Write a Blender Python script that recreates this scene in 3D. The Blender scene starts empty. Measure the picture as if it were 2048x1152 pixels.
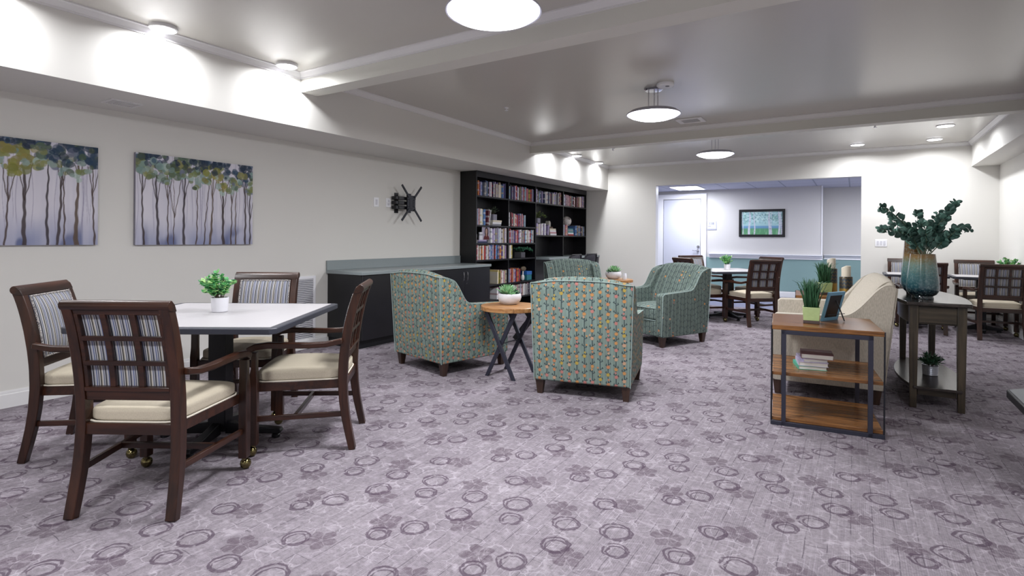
import bpy, bmesh, math, random
import numpy as np
from mathutils import Vector, Matrix, Euler, noise
PI = math.pi
sc = bpy.context.scene
C = bpy.context.scene.collection
R = math.radians
random.seed(7)

# ---------------------------------------------------------------- shader helper
def lin(c):
    if isinstance(c, str):
        c = c.lstrip('#'); c = [int(c[i:i+2], 16)/255 for i in (0, 2, 4)]
        return tuple(v/12.92 if v <= .04045 else ((v+.055)/1.055)**2.4 for v in c)+(1,)
    return tuple(c)+((1,) if len(c) == 3 else ())
class Sk:
    def __init__(s, nt, sock): s.nt, s.k = nt, sock
    def _m(s, op, b=None, c=None, clamp=False): return s.nt.math(op, s, b, c, clamp)
    def __add__(s, o): return s._m('ADD', o)
    __radd__ = __add__
    def __sub__(s, o): return s._m('SUBTRACT', o)
    def __rsub__(s, o): return s.nt.math('SUBTRACT', o, s)
    def __mul__(s, o): return s._m('MULTIPLY', o)
    __rmul__ = __mul__
    def __truediv__(s, o): return s._m('DIVIDE', o)
    def abs(s): return s._m('ABSOLUTE')
    def floor(s): return s._m('FLOOR')
    def sin(s): return s._m('SINE')
    def mod(s, o): return s._m('FLOORED_MODULO', o)
    def min(s, o): return s._m('MINIMUM', o)
    def max(s, o): return s._m('MAXIMUM', o)
    def lt(s, o): return s._m('LESS_THAN', o)
    def gt(s, o): return s._m('GREATER_THAN', o)
    def band(s, w, soft):   # 1 where s<w, falling to 0 at w+soft
        return s.nt.ramp01(s, w+soft, w)
class NT:
    def __init__(s, name):
        s.mat = bpy.data.materials.new(name); s.mat.use_nodes = True
        s.t = s.mat.node_tree; s.n = s.t.nodes; s.l = s.t.links
        s.b = s.n['Principled BSDF']
    def put(s, sock, v):
        if isinstance(v, Sk): s.l.new(v.k, sock)
        elif v is not None: sock.default_value = v
    def math(s, op, a, b=None, c=None, clamp=False):
        n = s.n.new('ShaderNodeMath'); n.operation = op; n.use_clamp = clamp
        s.put(n.inputs[0], a)
        if b is not None: s.put(n.inputs[1], b)
        if c is not None: s.put(n.inputs[2], c)
        return Sk(s, n.outputs[0])
    def vmath(s, op, a, b=None, c=None, out=0):
        n = s.n.new('ShaderNodeVectorMath'); n.operation = op
        s.put(n.inputs[0], a)
        if b is not None: s.put(n.inputs[1], b)
        if c is not None: s.put(n.inputs[2], c)
        return Sk(s, n.outputs[out])
    def ramp01(s, v, a, b):
        n = s.n.new('ShaderNodeMapRange'); n.interpolation_type = 'SMOOTHSTEP'
        s.put(n.inputs[0], v); n.inputs[1].default_value = a; n.inputs[2].default_value = b
        return Sk(s, n.outputs[0])
    def co(s, out='Object'):
        n = s.n.new('ShaderNodeTexCoord'); return Sk(s, n.outputs[out])
    def sep(s, v):
        n = s.n.new('ShaderNodeSeparateXYZ'); s.put(n.inputs[0], v); return [Sk(s, o) for o in n.outputs]
    def comb(s, x=0., y=0., z=0.):
        n = s.n.new('ShaderNodeCombineXYZ'); s.put(n.inputs[0], x); s.put(n.inputs[1], y); s.put(n.inputs[2], z)
        return Sk(s, n.outputs[0])
    def noise(s, vec, scale, detail=2., rough=.5, color=False):
        n = s.n.new('ShaderNodeTexNoise'); s.put(n.inputs['Vector'], vec)
        n.inputs['Scale'].default_value = scale; n.inputs['Detail'].default_value = detail; n.inputs['Roughness'].default_value = rough
        return Sk(s, n.outputs[1 if color else 0])
    def white(s, vec, color=False):
        n = s.n.new('ShaderNodeTexWhiteNoise'); n.noise_dimensions = '3D'; s.put(n.inputs['Vector'], vec)
        return Sk(s, n.outputs[1 if color else 0])
    def voro(s, vec, scale, feature='F1', out=0, rand=1.):
        n = s.n.new('ShaderNodeTexVoronoi'); n.feature = feature; s.put(n.inputs['Vector'], vec)
        n.inputs['Scale'].default_value = scale; n.inputs['Randomness'].default_value = rand
        return Sk(s, n.outputs[out])
    def mix(s, f, a, b):
        n = s.n.new('ShaderNodeMix'); n.data_type = 'RGBA'
        s.put(n.inputs[0], f); s.put(n.inputs[6], a if isinstance(a, Sk) else lin(a)); s.put(n.inputs[7], b if isinstance(b, Sk) else lin(b))
        return Sk(s, n.outputs[2])
    def ramp(s, f, stops, const=False):
        n = s.n.new('ShaderNodeValToRGB'); s.put(n.inputs[0], f); cr = n.color_ramp
        if const: cr.interpolation = 'CONSTANT'
        while len(cr.elements) < len(stops): cr.elements.new(.5)
        for e, (p, c) in zip(cr.elements, stops): e.position = p; e.color = lin(c)
        return Sk(s, n.outputs[0])
    def bump(s, h, strength=.3, dist=.01):
        n = s.n.new('ShaderNodeBump'); s.put(n.inputs['Height'], h)
        n.inputs['Strength'].default_value = strength; n.inputs['Distance'].default_value = dist
        s.l.new(n.outputs[0], s.b.inputs['Normal'])
    def out(s, col=None, rough=.5, metal=0., spec=None, coat=None):
        if col is not None: s.put(s.b.inputs['Base Color'], col if isinstance(col, Sk) else lin(col))
        s.put(s.b.inputs['Roughness'], rough); s.b.inputs['Metallic'].default_value = metal
        if spec is not None: s.b.inputs['Specular IOR Level'].default_value = spec
        if coat: s.b.inputs['Coat Weight'].default_value = coat; s.b.inputs['Coat Roughness'].default_value = .1
        return s.mat
_cache = {}
def plain(col, rough=.6, metal=0., var=.06, spec=None, scale=30.):
    k = (str(col), rough, metal, var, spec, scale)
    if k in _cache: return _cache[k]
    t = NT('paint'); c = lin(col)
    f = t.noise(t.co(), scale, 3.)
    a = tuple(min(1, v*(1-var)) for v in c[:3]); b = tuple(min(1, v*(1+var)) for v in c[:3])
    _cache[k] = t.out(t.mix(f, a, b), rough, metal, spec); return _cache[k]
def emit(col, st, name='lamp_glow'):
    t = NT(name); t.out(col, .4)
    t.b.inputs['Emission Color'].default_value = lin(col); t.b.inputs['Emission Strength'].default_value = st
    return t.mat
def wood(a, b, scale=1., rough=.35, axis=0, spec=.5, name='wood'):
    t = NT(name); x, y, z = t.sep(t.co()); v = [x, y, z]
    s = [22., 22., 22.]; s[axis] = 1.6
    vec = t.comb(v[0]*s[0]*scale, v[1]*s[1]*scale, v[2]*s[2]*scale)
    f = t.noise(vec, 1., 5., .62); f2 = t.noise(vec, 3.5, 3., .7)
    g = t.ramp01(f*.75+f2*.25, .36, .64)
    t.out(t.mix(g, a, b), rough, spec=spec); t.bump(f2, .12, .002)
    return t.mat

# ---------------------------------------------------------------- mesh helper
def finish(name, bm, mat, parent=None, sharp=35, bevel=0, seg=2, sub=0):
    bmesh.ops.recalc_face_normals(bm, faces=bm.faces)
    me = bpy.data.meshes.new(name); bm.to_mesh(me); bm.free()
    for m in (mat if isinstance(mat, (list, tuple)) else [mat]): me.materials.append(m)
    me.polygons.foreach_set('use_smooth', [True]*len(me.polygons))
    me.set_sharp_from_angle(angle=R(sharp))
    o = bpy.data.objects.new(name, me); C.objects.link(o)
    if parent: o.parent = parent
    if bevel:
        m = o.modifiers.new('bevel', 'BEVEL'); m.width = bevel; m.segments = seg; m.limit_method = 'ANGLE'; m.angle_limit = R(40)
        m.harden_normals = False
    if sub:
        m = o.modifiers.new('sub', 'SUBSURF'); m.levels = sub; m.render_levels = sub
    return o
def box(bm, x0, x1, y0, y1, z0, z1, mi=0, M=None):
    vs = [bm.verts.new((x, y, z)) for x in (x0, x1) for y in (y0, y1) for z in (z0, z1)]
    if M: 
        for v in vs: v.co = M @ v.co
    for f in ((0, 1, 3, 2), (4, 6, 7, 5), (0, 4, 5, 1), (2, 3, 7, 6), (0, 2, 6, 4), (1, 5, 7, 3)):
        F = bm.faces.new([vs[i] for i in f]); F.material_index = mi
    return vs
def prism(bm, pts, a0, a1, axis=0, mi=0):
    """closed 2D outline extruded along axis; axis 0: pts=(y,z); 1: pts=(x,z); 2: pts=(x,y)"""
    def P(p, a):
        return (a, p[0], p[1]) if axis == 0 else (p[0], a, p[1]) if axis == 1 else (p[0], p[1], a)
    A = [bm.verts.new(P(p, a0)) for p in pts]; B = [bm.verts.new(P(p, a1)) for p in pts]
    n = len(pts)
    fs = [bm.faces.new(A), bm.faces.new(B[::-1])]
    for i in range(n): fs.append(bm.faces.new((A[i], B[i], B[(i+1) % n], A[(i+1) % n])))
    for f in fs: f.material_index = mi
    return A+B
def lathe(bm, prof, n=32, c=(0, 0, 0), mi=0, caps=True):
    rings = []
    for r, z in prof:
        rings.append([bm.verts.new((c[0]+r*math.cos(2*PI*i/n), c[1]+r*math.sin(2*PI*i/n), c[2]+z)) for i in range(n)])
    for a, b in zip(rings, rings[1:]):
        for i in range(n):
            f = bm.faces.new((a[i], a[(i+1) % n], b[(i+1) % n], b[i])); f.material_index = mi
    if caps:
        for r_ in (rings[0], rings[-1]):
            f = bm.faces.new(r_); f.material_index = mi
def tube(bm, pts, r, n=8, mi=0, flat=1.):
    pts = [Vector(p) for p in pts]; rs = r if isinstance(r, (list, tuple)) else [r]*len(pts)
    rings = []; prev = None
    for i, p in enumerate(pts):
        d = (pts[min(i+1, len(pts)-1)]-pts[max(i-1, 0)]).normalized()
        if prev is None:
            u = d.cross(Vector((0, 0, 1)))
            if u.length < .1: u = d.cross(Vector((0, 1, 0)))
            u.normalize()
        else: u = (prev-d*prev.dot(d)).normalized()
        prev = u; w = d.cross(u)
        rings.append([bm.verts.new(p+(u*math.cos(2*PI*k/n)+w*math.sin(2*PI*k/n)*flat)*rs[i]) for k in range(n)])
    for a, b in zip(rings, rings[1:]):
        for k in range(n):
            f = bm.faces.new((a[k], a[(k+1) % n], b[(k+1) % n], b[k])); f.material_index = mi
    for q in (rings[0], rings[-1]): bm.faces.new(q).material_index = mi
def bar(bm, p0, p1, w, h, mi=0, up=(0, 0, 1)):
    """straight rectangular bar from p0 to p1, w across, h along up"""
    p0, p1 = Vector(p0), Vector(p1); d = (p1-p0).normalized(); u = Vector(up)
    s = d.cross(u).normalized(); u = s.cross(d).normalized()
    vs = [bm.verts.new(p+s*a*w/2+u*b*h/2) for p in (p0, p1) for a in (-1, 1) for b in (-1, 1)]
    for f in ((0, 1, 3, 2), (4, 6, 7, 5), (0, 4, 5, 1), (2, 3, 7, 6), (0, 2, 6, 4), (1, 5, 7, 3)):
        bm.faces.new([vs[i] for i in f]).material_index = mi
def cushion(bm, c, h, e=6., puff=0., n=8, fn=None, mi=0):
    old = set(bm.verts); g = bmesh.ops.create_cube(bm, size=2); vs = g['verts']
    es = list({ed for v in vs for ed in v.link_edges})
    r_ = bmesh.ops.subdivide_edges(bm, edges=es, cuts=n, use_grid_fill=True)
    allv = [v for v in bm.verts if v not in old]
    for v in allv:
        p = v.co; m = max(abs(p.x), abs(p.y), abs(p.z))
        s = m/((abs(p.x)**e+abs(p.y)**e+abs(p.z)**e)**(1/e)); q = p*s
        z = q.z*h[2]+(puff*(1-q.x**2)*(1-q.y**2) if q.z > 0 else 0)
        v.co = Vector((c[0]+q.x*h[0], c[1]+q.y*h[1], c[2]+z))
        if fn: v.co = fn(v.co)
    return allv
def B(): return bmesh.new()

def tag(o, label, cat, group=None, kind=None):
    o['label'] = label; o['category'] = cat
    if group: o['group'] = group
    if kind: o['kind'] = kind
    return o
def thing(name, label, cat, loc=(0, 0, 0), rz=0., group=None):
    o = bpy.data.objects.new(name, None); C.objects.link(o); o.empty_display_size = .1
    o.location = loc; o.rotation_euler = (0, 0, rz); return tag(o, label, cat, group)
def kids(o): return [c for c in bpy.data.objects if c.parent == o]
def copy_tree(o, parent=None):
    c = o.copy(); C.objects.link(c)
    if parent: c.parent = parent; c.matrix_parent_inverse = o.matrix_parent_inverse.copy()
    for k in [q for q in list(bpy.data.objects) if q.parent == o and q != c]: copy_tree(k, c)
    return c
def dup(o, label, loc, rz=0., group=None, sc_=None):
    c = copy_tree(o); c.location = loc; c.rotation_euler = (0, 0, rz); c['label'] = label
    if group: c['group'] = group
    if sc_: c.scale = (sc_,)*3
    return c
def struct(name, bm, mat, parent=None, **k):
    o = finish(name, bm, mat, parent, **k)
    if not parent: o['kind'] = 'structure'
    return o

# ---------------------------------------------------------------- materials
def wallmat(c, rough=.75, name='wall_paint'):
    t = NT(name); f = t.noise(t.co(), 160., 2.); g = t.noise(t.co(), .8, 2.)
    cl = lin(c); a = tuple(v*.97 for v in cl[:3]); b = tuple(min(1, v*1.03) for v in cl[:3])
    t.out(t.mix(g, a, b), rough, spec=.3); t.bump(f, .06, .003); return t.mat
M_wall = wallmat('#dcdad5')
M_ceil = wallmat('#c6c3bc', .24, 'ceiling_paint'); M_ceil.node_tree.nodes['Principled BSDF'].inputs['Specular IOR Level'].default_value = .5
M_beam = wallmat('#d9d8d0', .6)
M_trim = wallmat('#e4e3e3', .4, 'trim_paint')
M_white = wallmat('#f0f0f4', .4, 'door_paint')
M_teal = wallmat('#86a2a1', .7, 'wainscot_paint')
M_hall = wallmat('#cfcdcc')

def carpet():
    t = NT('patterned_carpet'); co = t.co()
    x, y, z = t.sep(co)
    wob = t.noise(co, 26., 2., color=True)
    wob = t.vmath('MULTIPLY', t.vmath('SUBTRACT', wob, (.5, .5, .5)), (.026, .026, 0))
    p0 = t.comb(x, y-x*.035, 0.); p = t.vmath('ADD', p0, wob)
    PX, PY = .5035, .977
    def wrap(c, q=p):
        return t.vmath('WRAP', t.vmath('SUBTRACT', q, (c[0], c[1], 0)), (PX/2, PY/2, 1), (-PX/2, -PY/2, -1))
    rings = [(-.10, 3.27, .060), (.12, 3.315, .068), (-.02, 3.535, .056), (.25, 3.745, .050), (.35, 3.865, .060), (-.06, 3.085, .060), (.17, 3.175, .053)]
    fl = [(-.18, 3.385), (.08, 3.58), (.205, 3.835), (.015, 3.03)]
    F = None
    for i, (cx, cy, r) in enumerate(rings):
        d1 = (t.vmath('LENGTH', wrap((cx, cy)), out=1)-r).abs()
        d2 = (t.vmath('LENGTH', wrap((cx+.006, cy-.007)), out=1)-(r-.013)).abs()
        d3 = (t.vmath('LENGTH', wrap((cx-.008, cy+.004)), out=1)-(r-.004)).abs()
        d = d1.min(d2).min(d3); F = d if F is None else F.min(d)
    brk = t.noise(p0, 30., 2.)
    ring = F.band(.0022, .0042)*t.ramp01(brk, .28, .46)
    G = None
    for i, c in enumerate(fl):
        w = wrap(c); sx, sy, _ = t.sep(w)
        ang = t.math('ARCTAN2', sy, sx)*2.5+i
        cs = (ang.sin()).abs()
        rr = t.vmath('LENGTH', w, out=1)/(cs*.35+.65)
        pet = rr.band(.072, .006)*t.ramp01(cs, .10, .22)*t.ramp01(rr, .006, .012)
        G = pet if G is None else G.max(pet)
    stip = t.noise(p0, 420., 1.)
    G = G*(t.ramp01(stip, .35, .6)*.4+.42)*(t.ramp01(t.noise(p0, 34., 2.), .3, .6)*.4+.6)
    # base
    n1 = t.noise(p0, 7., 3.); n2 = t.noise(p0, 260., 2.)
    base = t.mix(n1, '#7f787e', '#8e878d')
    # stripes along the room
    sv = t.comb(x*42., y*1.3, 0.); st = t.noise(sv, 1., 3., .6)
    base = t.mix(t.ramp01(st, .42, .70)*.38, base, '#6f666f')
    sv2 = t.comb(x*120., y*3., 3.); st2 = t.noise(sv2, 1., 2., .6)
    base = t.mix(t.ramp01(st2, .5, .8)*.5, base, '#aca4ae')
    weave = ((x*(2*PI/.0085)).sin()*.5+.5)*t.ramp01(t.noise(p0, 3., 1.), .35, .6)
    base = t.mix(weave*.42, base, '#6a616b')
    base = t.mix(t.ramp01(n2, .45, .75)*.4, base, '#a59da5')
    n3 = t.noise(p0, 55., 3., .7); base = t.mix(t.ramp01(n3, .42, .7)*.45, base, '#5e565d')
    # plank lines
    n = t.n.new('ShaderNodeTexBrick'); t.put(n.inputs['Vector'], t.comb(y+wobx(t, p0), x+t.noise(p0, 9., 2.)*.012, 0.))
    n.inputs['Scale'].default_value = 1.; n.inputs['Mortar Size'].default_value = .0026; n.inputs['Mortar Smooth'].default_value = .4
    n.inputs['Brick Width'].default_value = .4885; n.inputs['Row Height'].default_value = PX/6
    br = Sk(t, n.outputs['Fac'])
    base = t.mix(br*t.ramp01(t.noise(p0, 7., 2.), .38, .58)*.75, base, '#534b54')
    # pale scribbled outlines
    pv = t.vmath('ADD', p, t.vmath('MULTIPLY', t.vmath('SUBTRACT', t.noise(co, 12., 2., color=True), (.5, .5, .5)), (.09, .09, 0)))
    ve = t.voro(pv, 13., 'DISTANCE_TO_EDGE')
    base = t.mix((ve.band(.010, .040)*t.ramp01(t.noise(p0, 8., 2.), .36, .6)+t.ramp01(t.noise(p0, 18., 3.), .5, .75)*.8)*.36, base, '#bab2ba')
    col = t.mix(G*.85, base, '#4a3b47')
    col = t.mix(ring*.74, col, '#463846')
    t.out(col, .95, spec=.1); t.bump(n2+st2*.5, .35, .004)
    return t.mat
def wobx(t, p): return t.noise(p, 5., 1.)*.05
M_carpet = carpet()

def blossom(dense=True):
    """woven upholstery: upright twigs with round blossoms on grey green"""
    t = NT('blossom_upholstery'); x, y, z = t.sep(t.co()); nx, ny, nz = t.sep(t.co('Normal'))
    side = nx.abs().gt(ny.abs()); up = nz.abs().gt(.8)
    side = side*(1-up)
    u = x+(y-x)*side
    v = z+(y*.9)*up
    S = .0635; PV = .072
    w0 = t.noise(t.comb(u*30., v*12., 0.), 1., 1.)-.5
    ci = (u/S).floor(); cu = (u.mod(S))-S/2
    ph = t.white(t.comb(ci, 3.3, 0.))
    vv = v+ph*PV; vi = (vv/PV).floor(); cv = (vv.mod(PV))-PV/2
    rnd = t.white(t.comb(ci, vi, 1.7)); rnd2 = t.white(t.comb(ci, vi, 9.1)); rc = t.white(t.comb(ci, vi, 5.5))
    du = cu+w0*.010
    TW = .0027 if dense else .0020
    stem = du.abs().band(TW+.0004, .0012)
    # twigs: two short diagonals
    k = rnd.gt(.5)*2.-1.
    a = du*k
    tw = ((cv-.004-a*.45).abs().band(TW, .001))*a.gt(0.)*a.lt(.024)
    tw2 = ((cv+.010+a*.5).abs().band(TW, .001))*a.lt(0.)*a.gt(-.022)
    tw3 = ((a-.016).abs().band(TW, .001))*(cv-.016).abs().lt(.008)
    tw4 = ((a+.015).abs().band(TW, .001))*(cv-.004).abs().lt(.009)
    twig = stem.max(tw).max(tw2).max(tw3).max(tw4)
    jt = (rc-.5)*.018
    def dotj(ou, ov, r):
        d = t.vmath('LENGTH', t.comb(du-ou, cv-ov-jt, 0.), out=1)
        return d.band(r-.0012, .002)
    def dot(ou, ov, r):
        d = t.vmath('LENGTH', t.comb(du-ou, cv-ov, 0.), out=1)
        return d.band(r-.0012, .002)
    f1 = dotj(0., -.014, .0138)*rnd.gt(.12 if dense else .93)
    f2 = dot(k*.004, .0255, .0085)*rnd2.gt(.6 if dense else .95)
    f3 = dot(k*-.019, .016, .0080)*rnd2.lt(.25 if dense else .03)
    fl = f1.max(f2).max(f3)
    bgn = t.noise(t.comb(u*14., v*5., 0.), 1., 2.)
    bg = t.mix(t.ramp01(bgn, .35, .65), '#75857c', '#80938b')
    if not dense: bg = t.mix(t.ramp01(bgn, .35, .65), '#6c7973', '#788882')
    bg = t.mix((ci.mod(2.))*.25, bg, '#7b8882')
    stripe = ((u*(2*PI/.0327)).sin())*.5+.5
    bg = t.mix(stripe*(.18 if dense else .62), bg, '#485049')
    fc = t.ramp(rc, [(0, '#c08a52'), (.3, '#bb7f58'), (.55, '#c0987a'), (.75, '#b87870'), (.9, '#b39a45')], True)
    ol = dotj(0., -.014, .0162)*rnd.gt(.12 if dense else .93)
    col = t.mix(ol*.55, bg, '#6b5a4c')
    col = t.mix(twig*.9, col, '#2b343c')
    ringd = fl
    col = t.mix(fl*.9, col, fc)
    wv = t.noise(t.comb(u*900., v*900., 0.), 1., 1.)
    t.out(t.mix(wv*.18, col, '#55605c'), .9, spec=.15); t.bump(wv, .15, .001)
    return t.mat
M_blos = blossom(True); M_blos2 = blossom(False)

def stripes():
    t = NT('striped_fabric'); x, y, z = t.sep(t.co())
    f = (x.mod(.0585))/.0585
    W = ['#1c1b24', '#8f9097', '#b4b3b6', '#5a648a', '#a5a6ad', '#4b4e62', '#b9b7b5', '#2a2825', '#9c958a', '#c2c0be', '#5f6477', '#a3a3a8']
    col = t.ramp(f, [(i/12, c) for i, c in enumerate(W)], True)
    wv = t.noise(t.co(), 700., 1.)
    t.out(t.mix(wv*.2, col, '#6a6a6c'), .9, spec=.15); return t.mat
M_strp = stripes()
def fabric(c, c2, scale=500., name='woven_fabric'):
    t = NT(name); x, y, z = t.sep(t.co()); wv = t.noise(t.comb(x*2.5, y*2.5, z*.6), scale/2.5, 2.); g = t.noise(t.co(), 3., 2.)
    col = t.mix(t.ramp01(wv, .3, .7), c, c2); t.out(col, .92, spec=.15); t.bump(wv, .15, .001); return t.mat
M_seat = fabric('#b3a996', '#c2b8a5'); M_seat.node_tree.nodes['Principled BSDF'].inputs['Roughness'].default_value = .6
M_pipe = plain('#d6cfbf', .7)
M_beige = fabric('#aca497', '#c0b8aa', 160.)
M_beigep = plain('#a39b8d', .8)
M_dark = wood('#23120b', '#3e2114', 1., .33, 2)
M_darkx = wood('#23120b', '#3e2114', 1., .30, 0)
M_darky = wood('#23120b', '#3e2114', 1., .30, 1)
M_leg = wood('#2e1f18', '#443026', 1., .4, 2)
M_black = plain('#15151a', .42, .2); M_blackm = plain('#22232b', .45, .4)
M_gun = plain('#3a3b48', .45, .5)
M_brass = plain('#7d7450', .16, 1., .1)
M_chrome = plain('#c9c9cf', .18, 1., .05)
M_lam = plain('#b5b2b4', .38, 0, .02)
M_band = plain('#33353f', .38, 0., .05)
M_bc = plain('#0a090d', .38, 0., .12, scale=4.)
M_bc2 = plain('#131218', .35, 0., .12, scale=4.)
M_count = plain('#8b9496', .32, 0., .06, scale=90.)
M_pot = plain('#d2d1d6', .45, 0, .03); M_soil = plain('#2d241e', .95, 0, .3, scale=200.)
M_green = plain('#5f9a5a', .5, 0, .45, scale=22.); M_greenl = plain('#79b36e', .5, 0, .4, scale=30.)
M_grass = plain('#2f5c3c', .5, 0, .4, scale=40.)
M_euc = plain('#48695f', .5, 0, .35, scale=12.); M_eucs = plain('#5b6a50', .6)
M_dkgrn = plain('#39513c', .55, 0, .45, scale=20.); M_twig = plain('#4d4333', .8)
M_succ = plain('#7fae7c', .5, 0, .3, scale=30.); M_succd = plain('#2c5640', .5, 0, .3); M_succp = plain('#b9848a', .5, 0, .2)
M_lime = plain('#a9bd84', .45, 0, .12, scale=40.); M_limeb = plain('#4b3d3a', .6)
M_et = None

def plankwood(name, a, b, c, axis=0, pw=.11, rough=.35):
    t = NT(name); x, y, z = t.sep(t.co()); v = [x, y, z]; o = v[1-axis] if axis < 2 else x
    pi_ = (o/pw).floor(); r_ = t.white(t.comb(pi_, 2., 4.))
    s = [30., 30., 30.]; s[axis] = 2.2
    vec = t.comb(x*s[0]+r_*9., y*s[1]+r_*5., z*s[2])
    f = t.noise(vec, 1., 5., .62); f2 = t.noise(vec, 3., 3., .7)
    col = t.mix(t.ramp01(f*.7+f2*.3, .36, .62), a, b)
    col = t.mix(r_*.5, col, c)
    gap = ((o.mod(pw))-pw/2).abs().gt(pw/2-.0012)
    col = t.mix(gap*.6, col, '#2a1b10')
    t.out(col, rough, spec=.4); t.bump(f2, .1, .001); return t.mat
M_et = plankwood('warm_plank_wood', '#573820', '#94653a', '#76502f', 0, .11, .26)
M_round = plankwood('knotty_pine_wood', '#8f6038', '#b98c5c', '#a07048', 0, .075)
M_cons = wood('#2e2820', '#4c4234', 1., .35, 2, name='weathered_oak'); M_consx = wood('#2e2820', '#4c4234', 1., .3, 0, name='weathered_oak')
M_constop = wood('#2a2523', '#3b3431', .7, .20, 1, name='polished_oak')

# ---------------------------------------------------------------- camera
cd = bpy.data.cameras.new('camera'); cam = bpy.data.objects.new('camera', cd); C.objects.link(cam); sc.camera = cam
cd.sensor_fit = 'HORIZONTAL'; cd.sensor_width = 36.; cd.lens = 1094.95/2048*36
cd.shift_y = -(576-478.17)/2048; cd.clip_start = .05; cd.clip_end = 60
yaw, pit, rol = R(32.04), R(.074), R(.4013)
r_ = Vector((math.cos(yaw), math.sin(yaw), 0)); f_ = Vector((-math.sin(yaw)*math.cos(pit), math.cos(yaw)*math.cos(pit), -math.sin(pit))); u_ = r_.cross(f_)
r2 = r_*math.cos(rol)+u_*math.sin(rol); u2 = -r_*math.sin(rol)+u_*math.cos(rol)
mw = Matrix((r2, u2, -f_)).transposed().to_4x4(); mw.translation = (0, 0, 1.3); cam.matrix_world = mw

# ---------------------------------------------------------------- room shell
XL, XR, YB, YF, ZC = -5.40, 1.92, -2.6, 11.324, 2.90
SX, SZ = -4.607, 2.374            # left soffit
RX, RZ = 1.577, 2.503             # right soffit
HY, HY2, HZ = 13.97, 14.6, 2.52   # hall beyond the opening
OX0, OX1, OZ = -3.54, .094, 2.428
bm = B(); box(bm, XL-.1, XR+.1, YB-.1, YF, -.1, 0); struct('floor', bm, M_carpet)
bm = B(); box(bm, -6.5, 2.6, YF, HY2+.1, -.1, 0)
t = NT('plain_hall_carpet'); t.out(t.mix(t.noise(t.co(), 180., 2.), '#73768c', '#8b8ea3'), .95, spec=.1); struct('floor_hall', bm, t.mat)
bm = B(); box(bm, XL-.12, XL, YB-.1, YF+.12, 0, ZC+.1); struct('wall_left', bm, M_wall)
bm = B(); box(bm, XR, XR+.12, YB-.1, YF+.12, 0, ZC+.1); struct('wall_right', bm, M_wall)
bm = B(); box(bm, XL, XR, YB-.12, YB, 0, ZC+.1); struct('wall_back', bm, M_wall)
bm = B()
box(bm, XL, OX0, YF, YF+.16, 0, ZC+.1); box(bm, OX1, XR, YF, YF+.16, 0, ZC+.1); box(bm, OX0, OX1, YF, YF+.16, OZ, ZC+.1)
struct('wall_far', bm, M_wall)
bm = B(); box(bm, XL, XR, YB, YF, ZC, ZC+.1); struct('ceiling', bm, M_ceil)
# soffits and beams
bm = B(); box(bm, XL, SX, YB, YF, SZ, ZC); struct('trim_1', bm, M_wall)
bm = B(); box(bm, RX, XR, YB, YF, RZ, ZC); struct('trim_2', bm, M_wall)
bm = B(); box(bm, SX, RX, 3.445, 3.63, 2.715, ZC); struct('trim_3', bm, M_beam)
bm = B(); box(bm, SX, RX, 7.908, 8.09, 2.72, ZC); struct('trim_4', bm, M_beam)
# crown mouldings: profile runs
def crown(name, p0, p1, inward):
    p0, p1, n = Vector(p0), Vector(p1), Vector(inward)
    prof = [(0, 0), (.052, 0), (.052, -.010), (.040, -.016), (.022, -.040), (.012, -.048), (.012, -.062), (0, -.062)]
    bm = B(); A = [bm.verts.new(p0+n*a+Vector((0, 0, ZC+b))) for a, b in prof]; D = [bm.verts.new(p1+n*a+Vector((0, 0, ZC+b))) for a, b in prof]
    bm.faces.new(A); bm.faces.new(D[::-1])
    for i in range(len(prof)): bm.faces.new((A[i], D[i], D[(i+1) % len(prof)], A[(i+1) % len(prof)]))
    return struct(name, bm, M_trim, sharp=25)
k = 5
secs = [(YB, 3.445), (3.63, 7.908), (8.09, YF)]
for a, b in secs:
    crown('trim_%d' % k, (SX, a, 0), (SX, b, 0), (1, 0, 0)); k += 1
    crown('trim_%d' % k, (RX, a, 0), (RX, b, 0), (-1, 0, 0)); k += 1
for yy, d in ((3.445, -1), (3.63, 1), (7.908, -1), (8.09, 1), (YF, -1)):
    crown('trim_%d' % k, (SX, yy, 0), (RX, yy, 0), (0, d, 0)); k += 1
# baseboards
def baseb(name, x0, y0, x1, y1, n, h=.128):
    p0, p1, n = Vector((x0, y0, 0)), Vector((x1, y1, 0)), Vector((n[0], n[1], 0))
    prof = [(0, 0), (.016, 0), (.016, h-.028), (.010, h-.022), (.010, h-.012), (.006, h), (0, h)]
    bm = B(); A = [bm.verts.new(p0+n*a+Vector((0, 0, b))) for a, b in prof]; D = [bm.verts.new(p1+n*a+Vector((0, 0, b))) for a, b in prof]
    bm.faces.new(A); bm.faces.new(D[::-1])
    for i in range(len(prof)): bm.faces.new((A[i], D[i], D[(i+1) % len(prof)], A[(i+1) % len(prof)]))
    return struct(name, bm, M_trim, sharp=25)
baseb('baseboard_left', XL, YB, XL, 4.41, (1, 0)); baseb('baseboard_right', XR, YB, XR, YF, (-1, 0))
baseb('baseboard_far', OX1, YF, XR, YF, (0, -1)); baseb('baseboard_far', -4.78, YF, OX0, YF, (0, -1))
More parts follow.
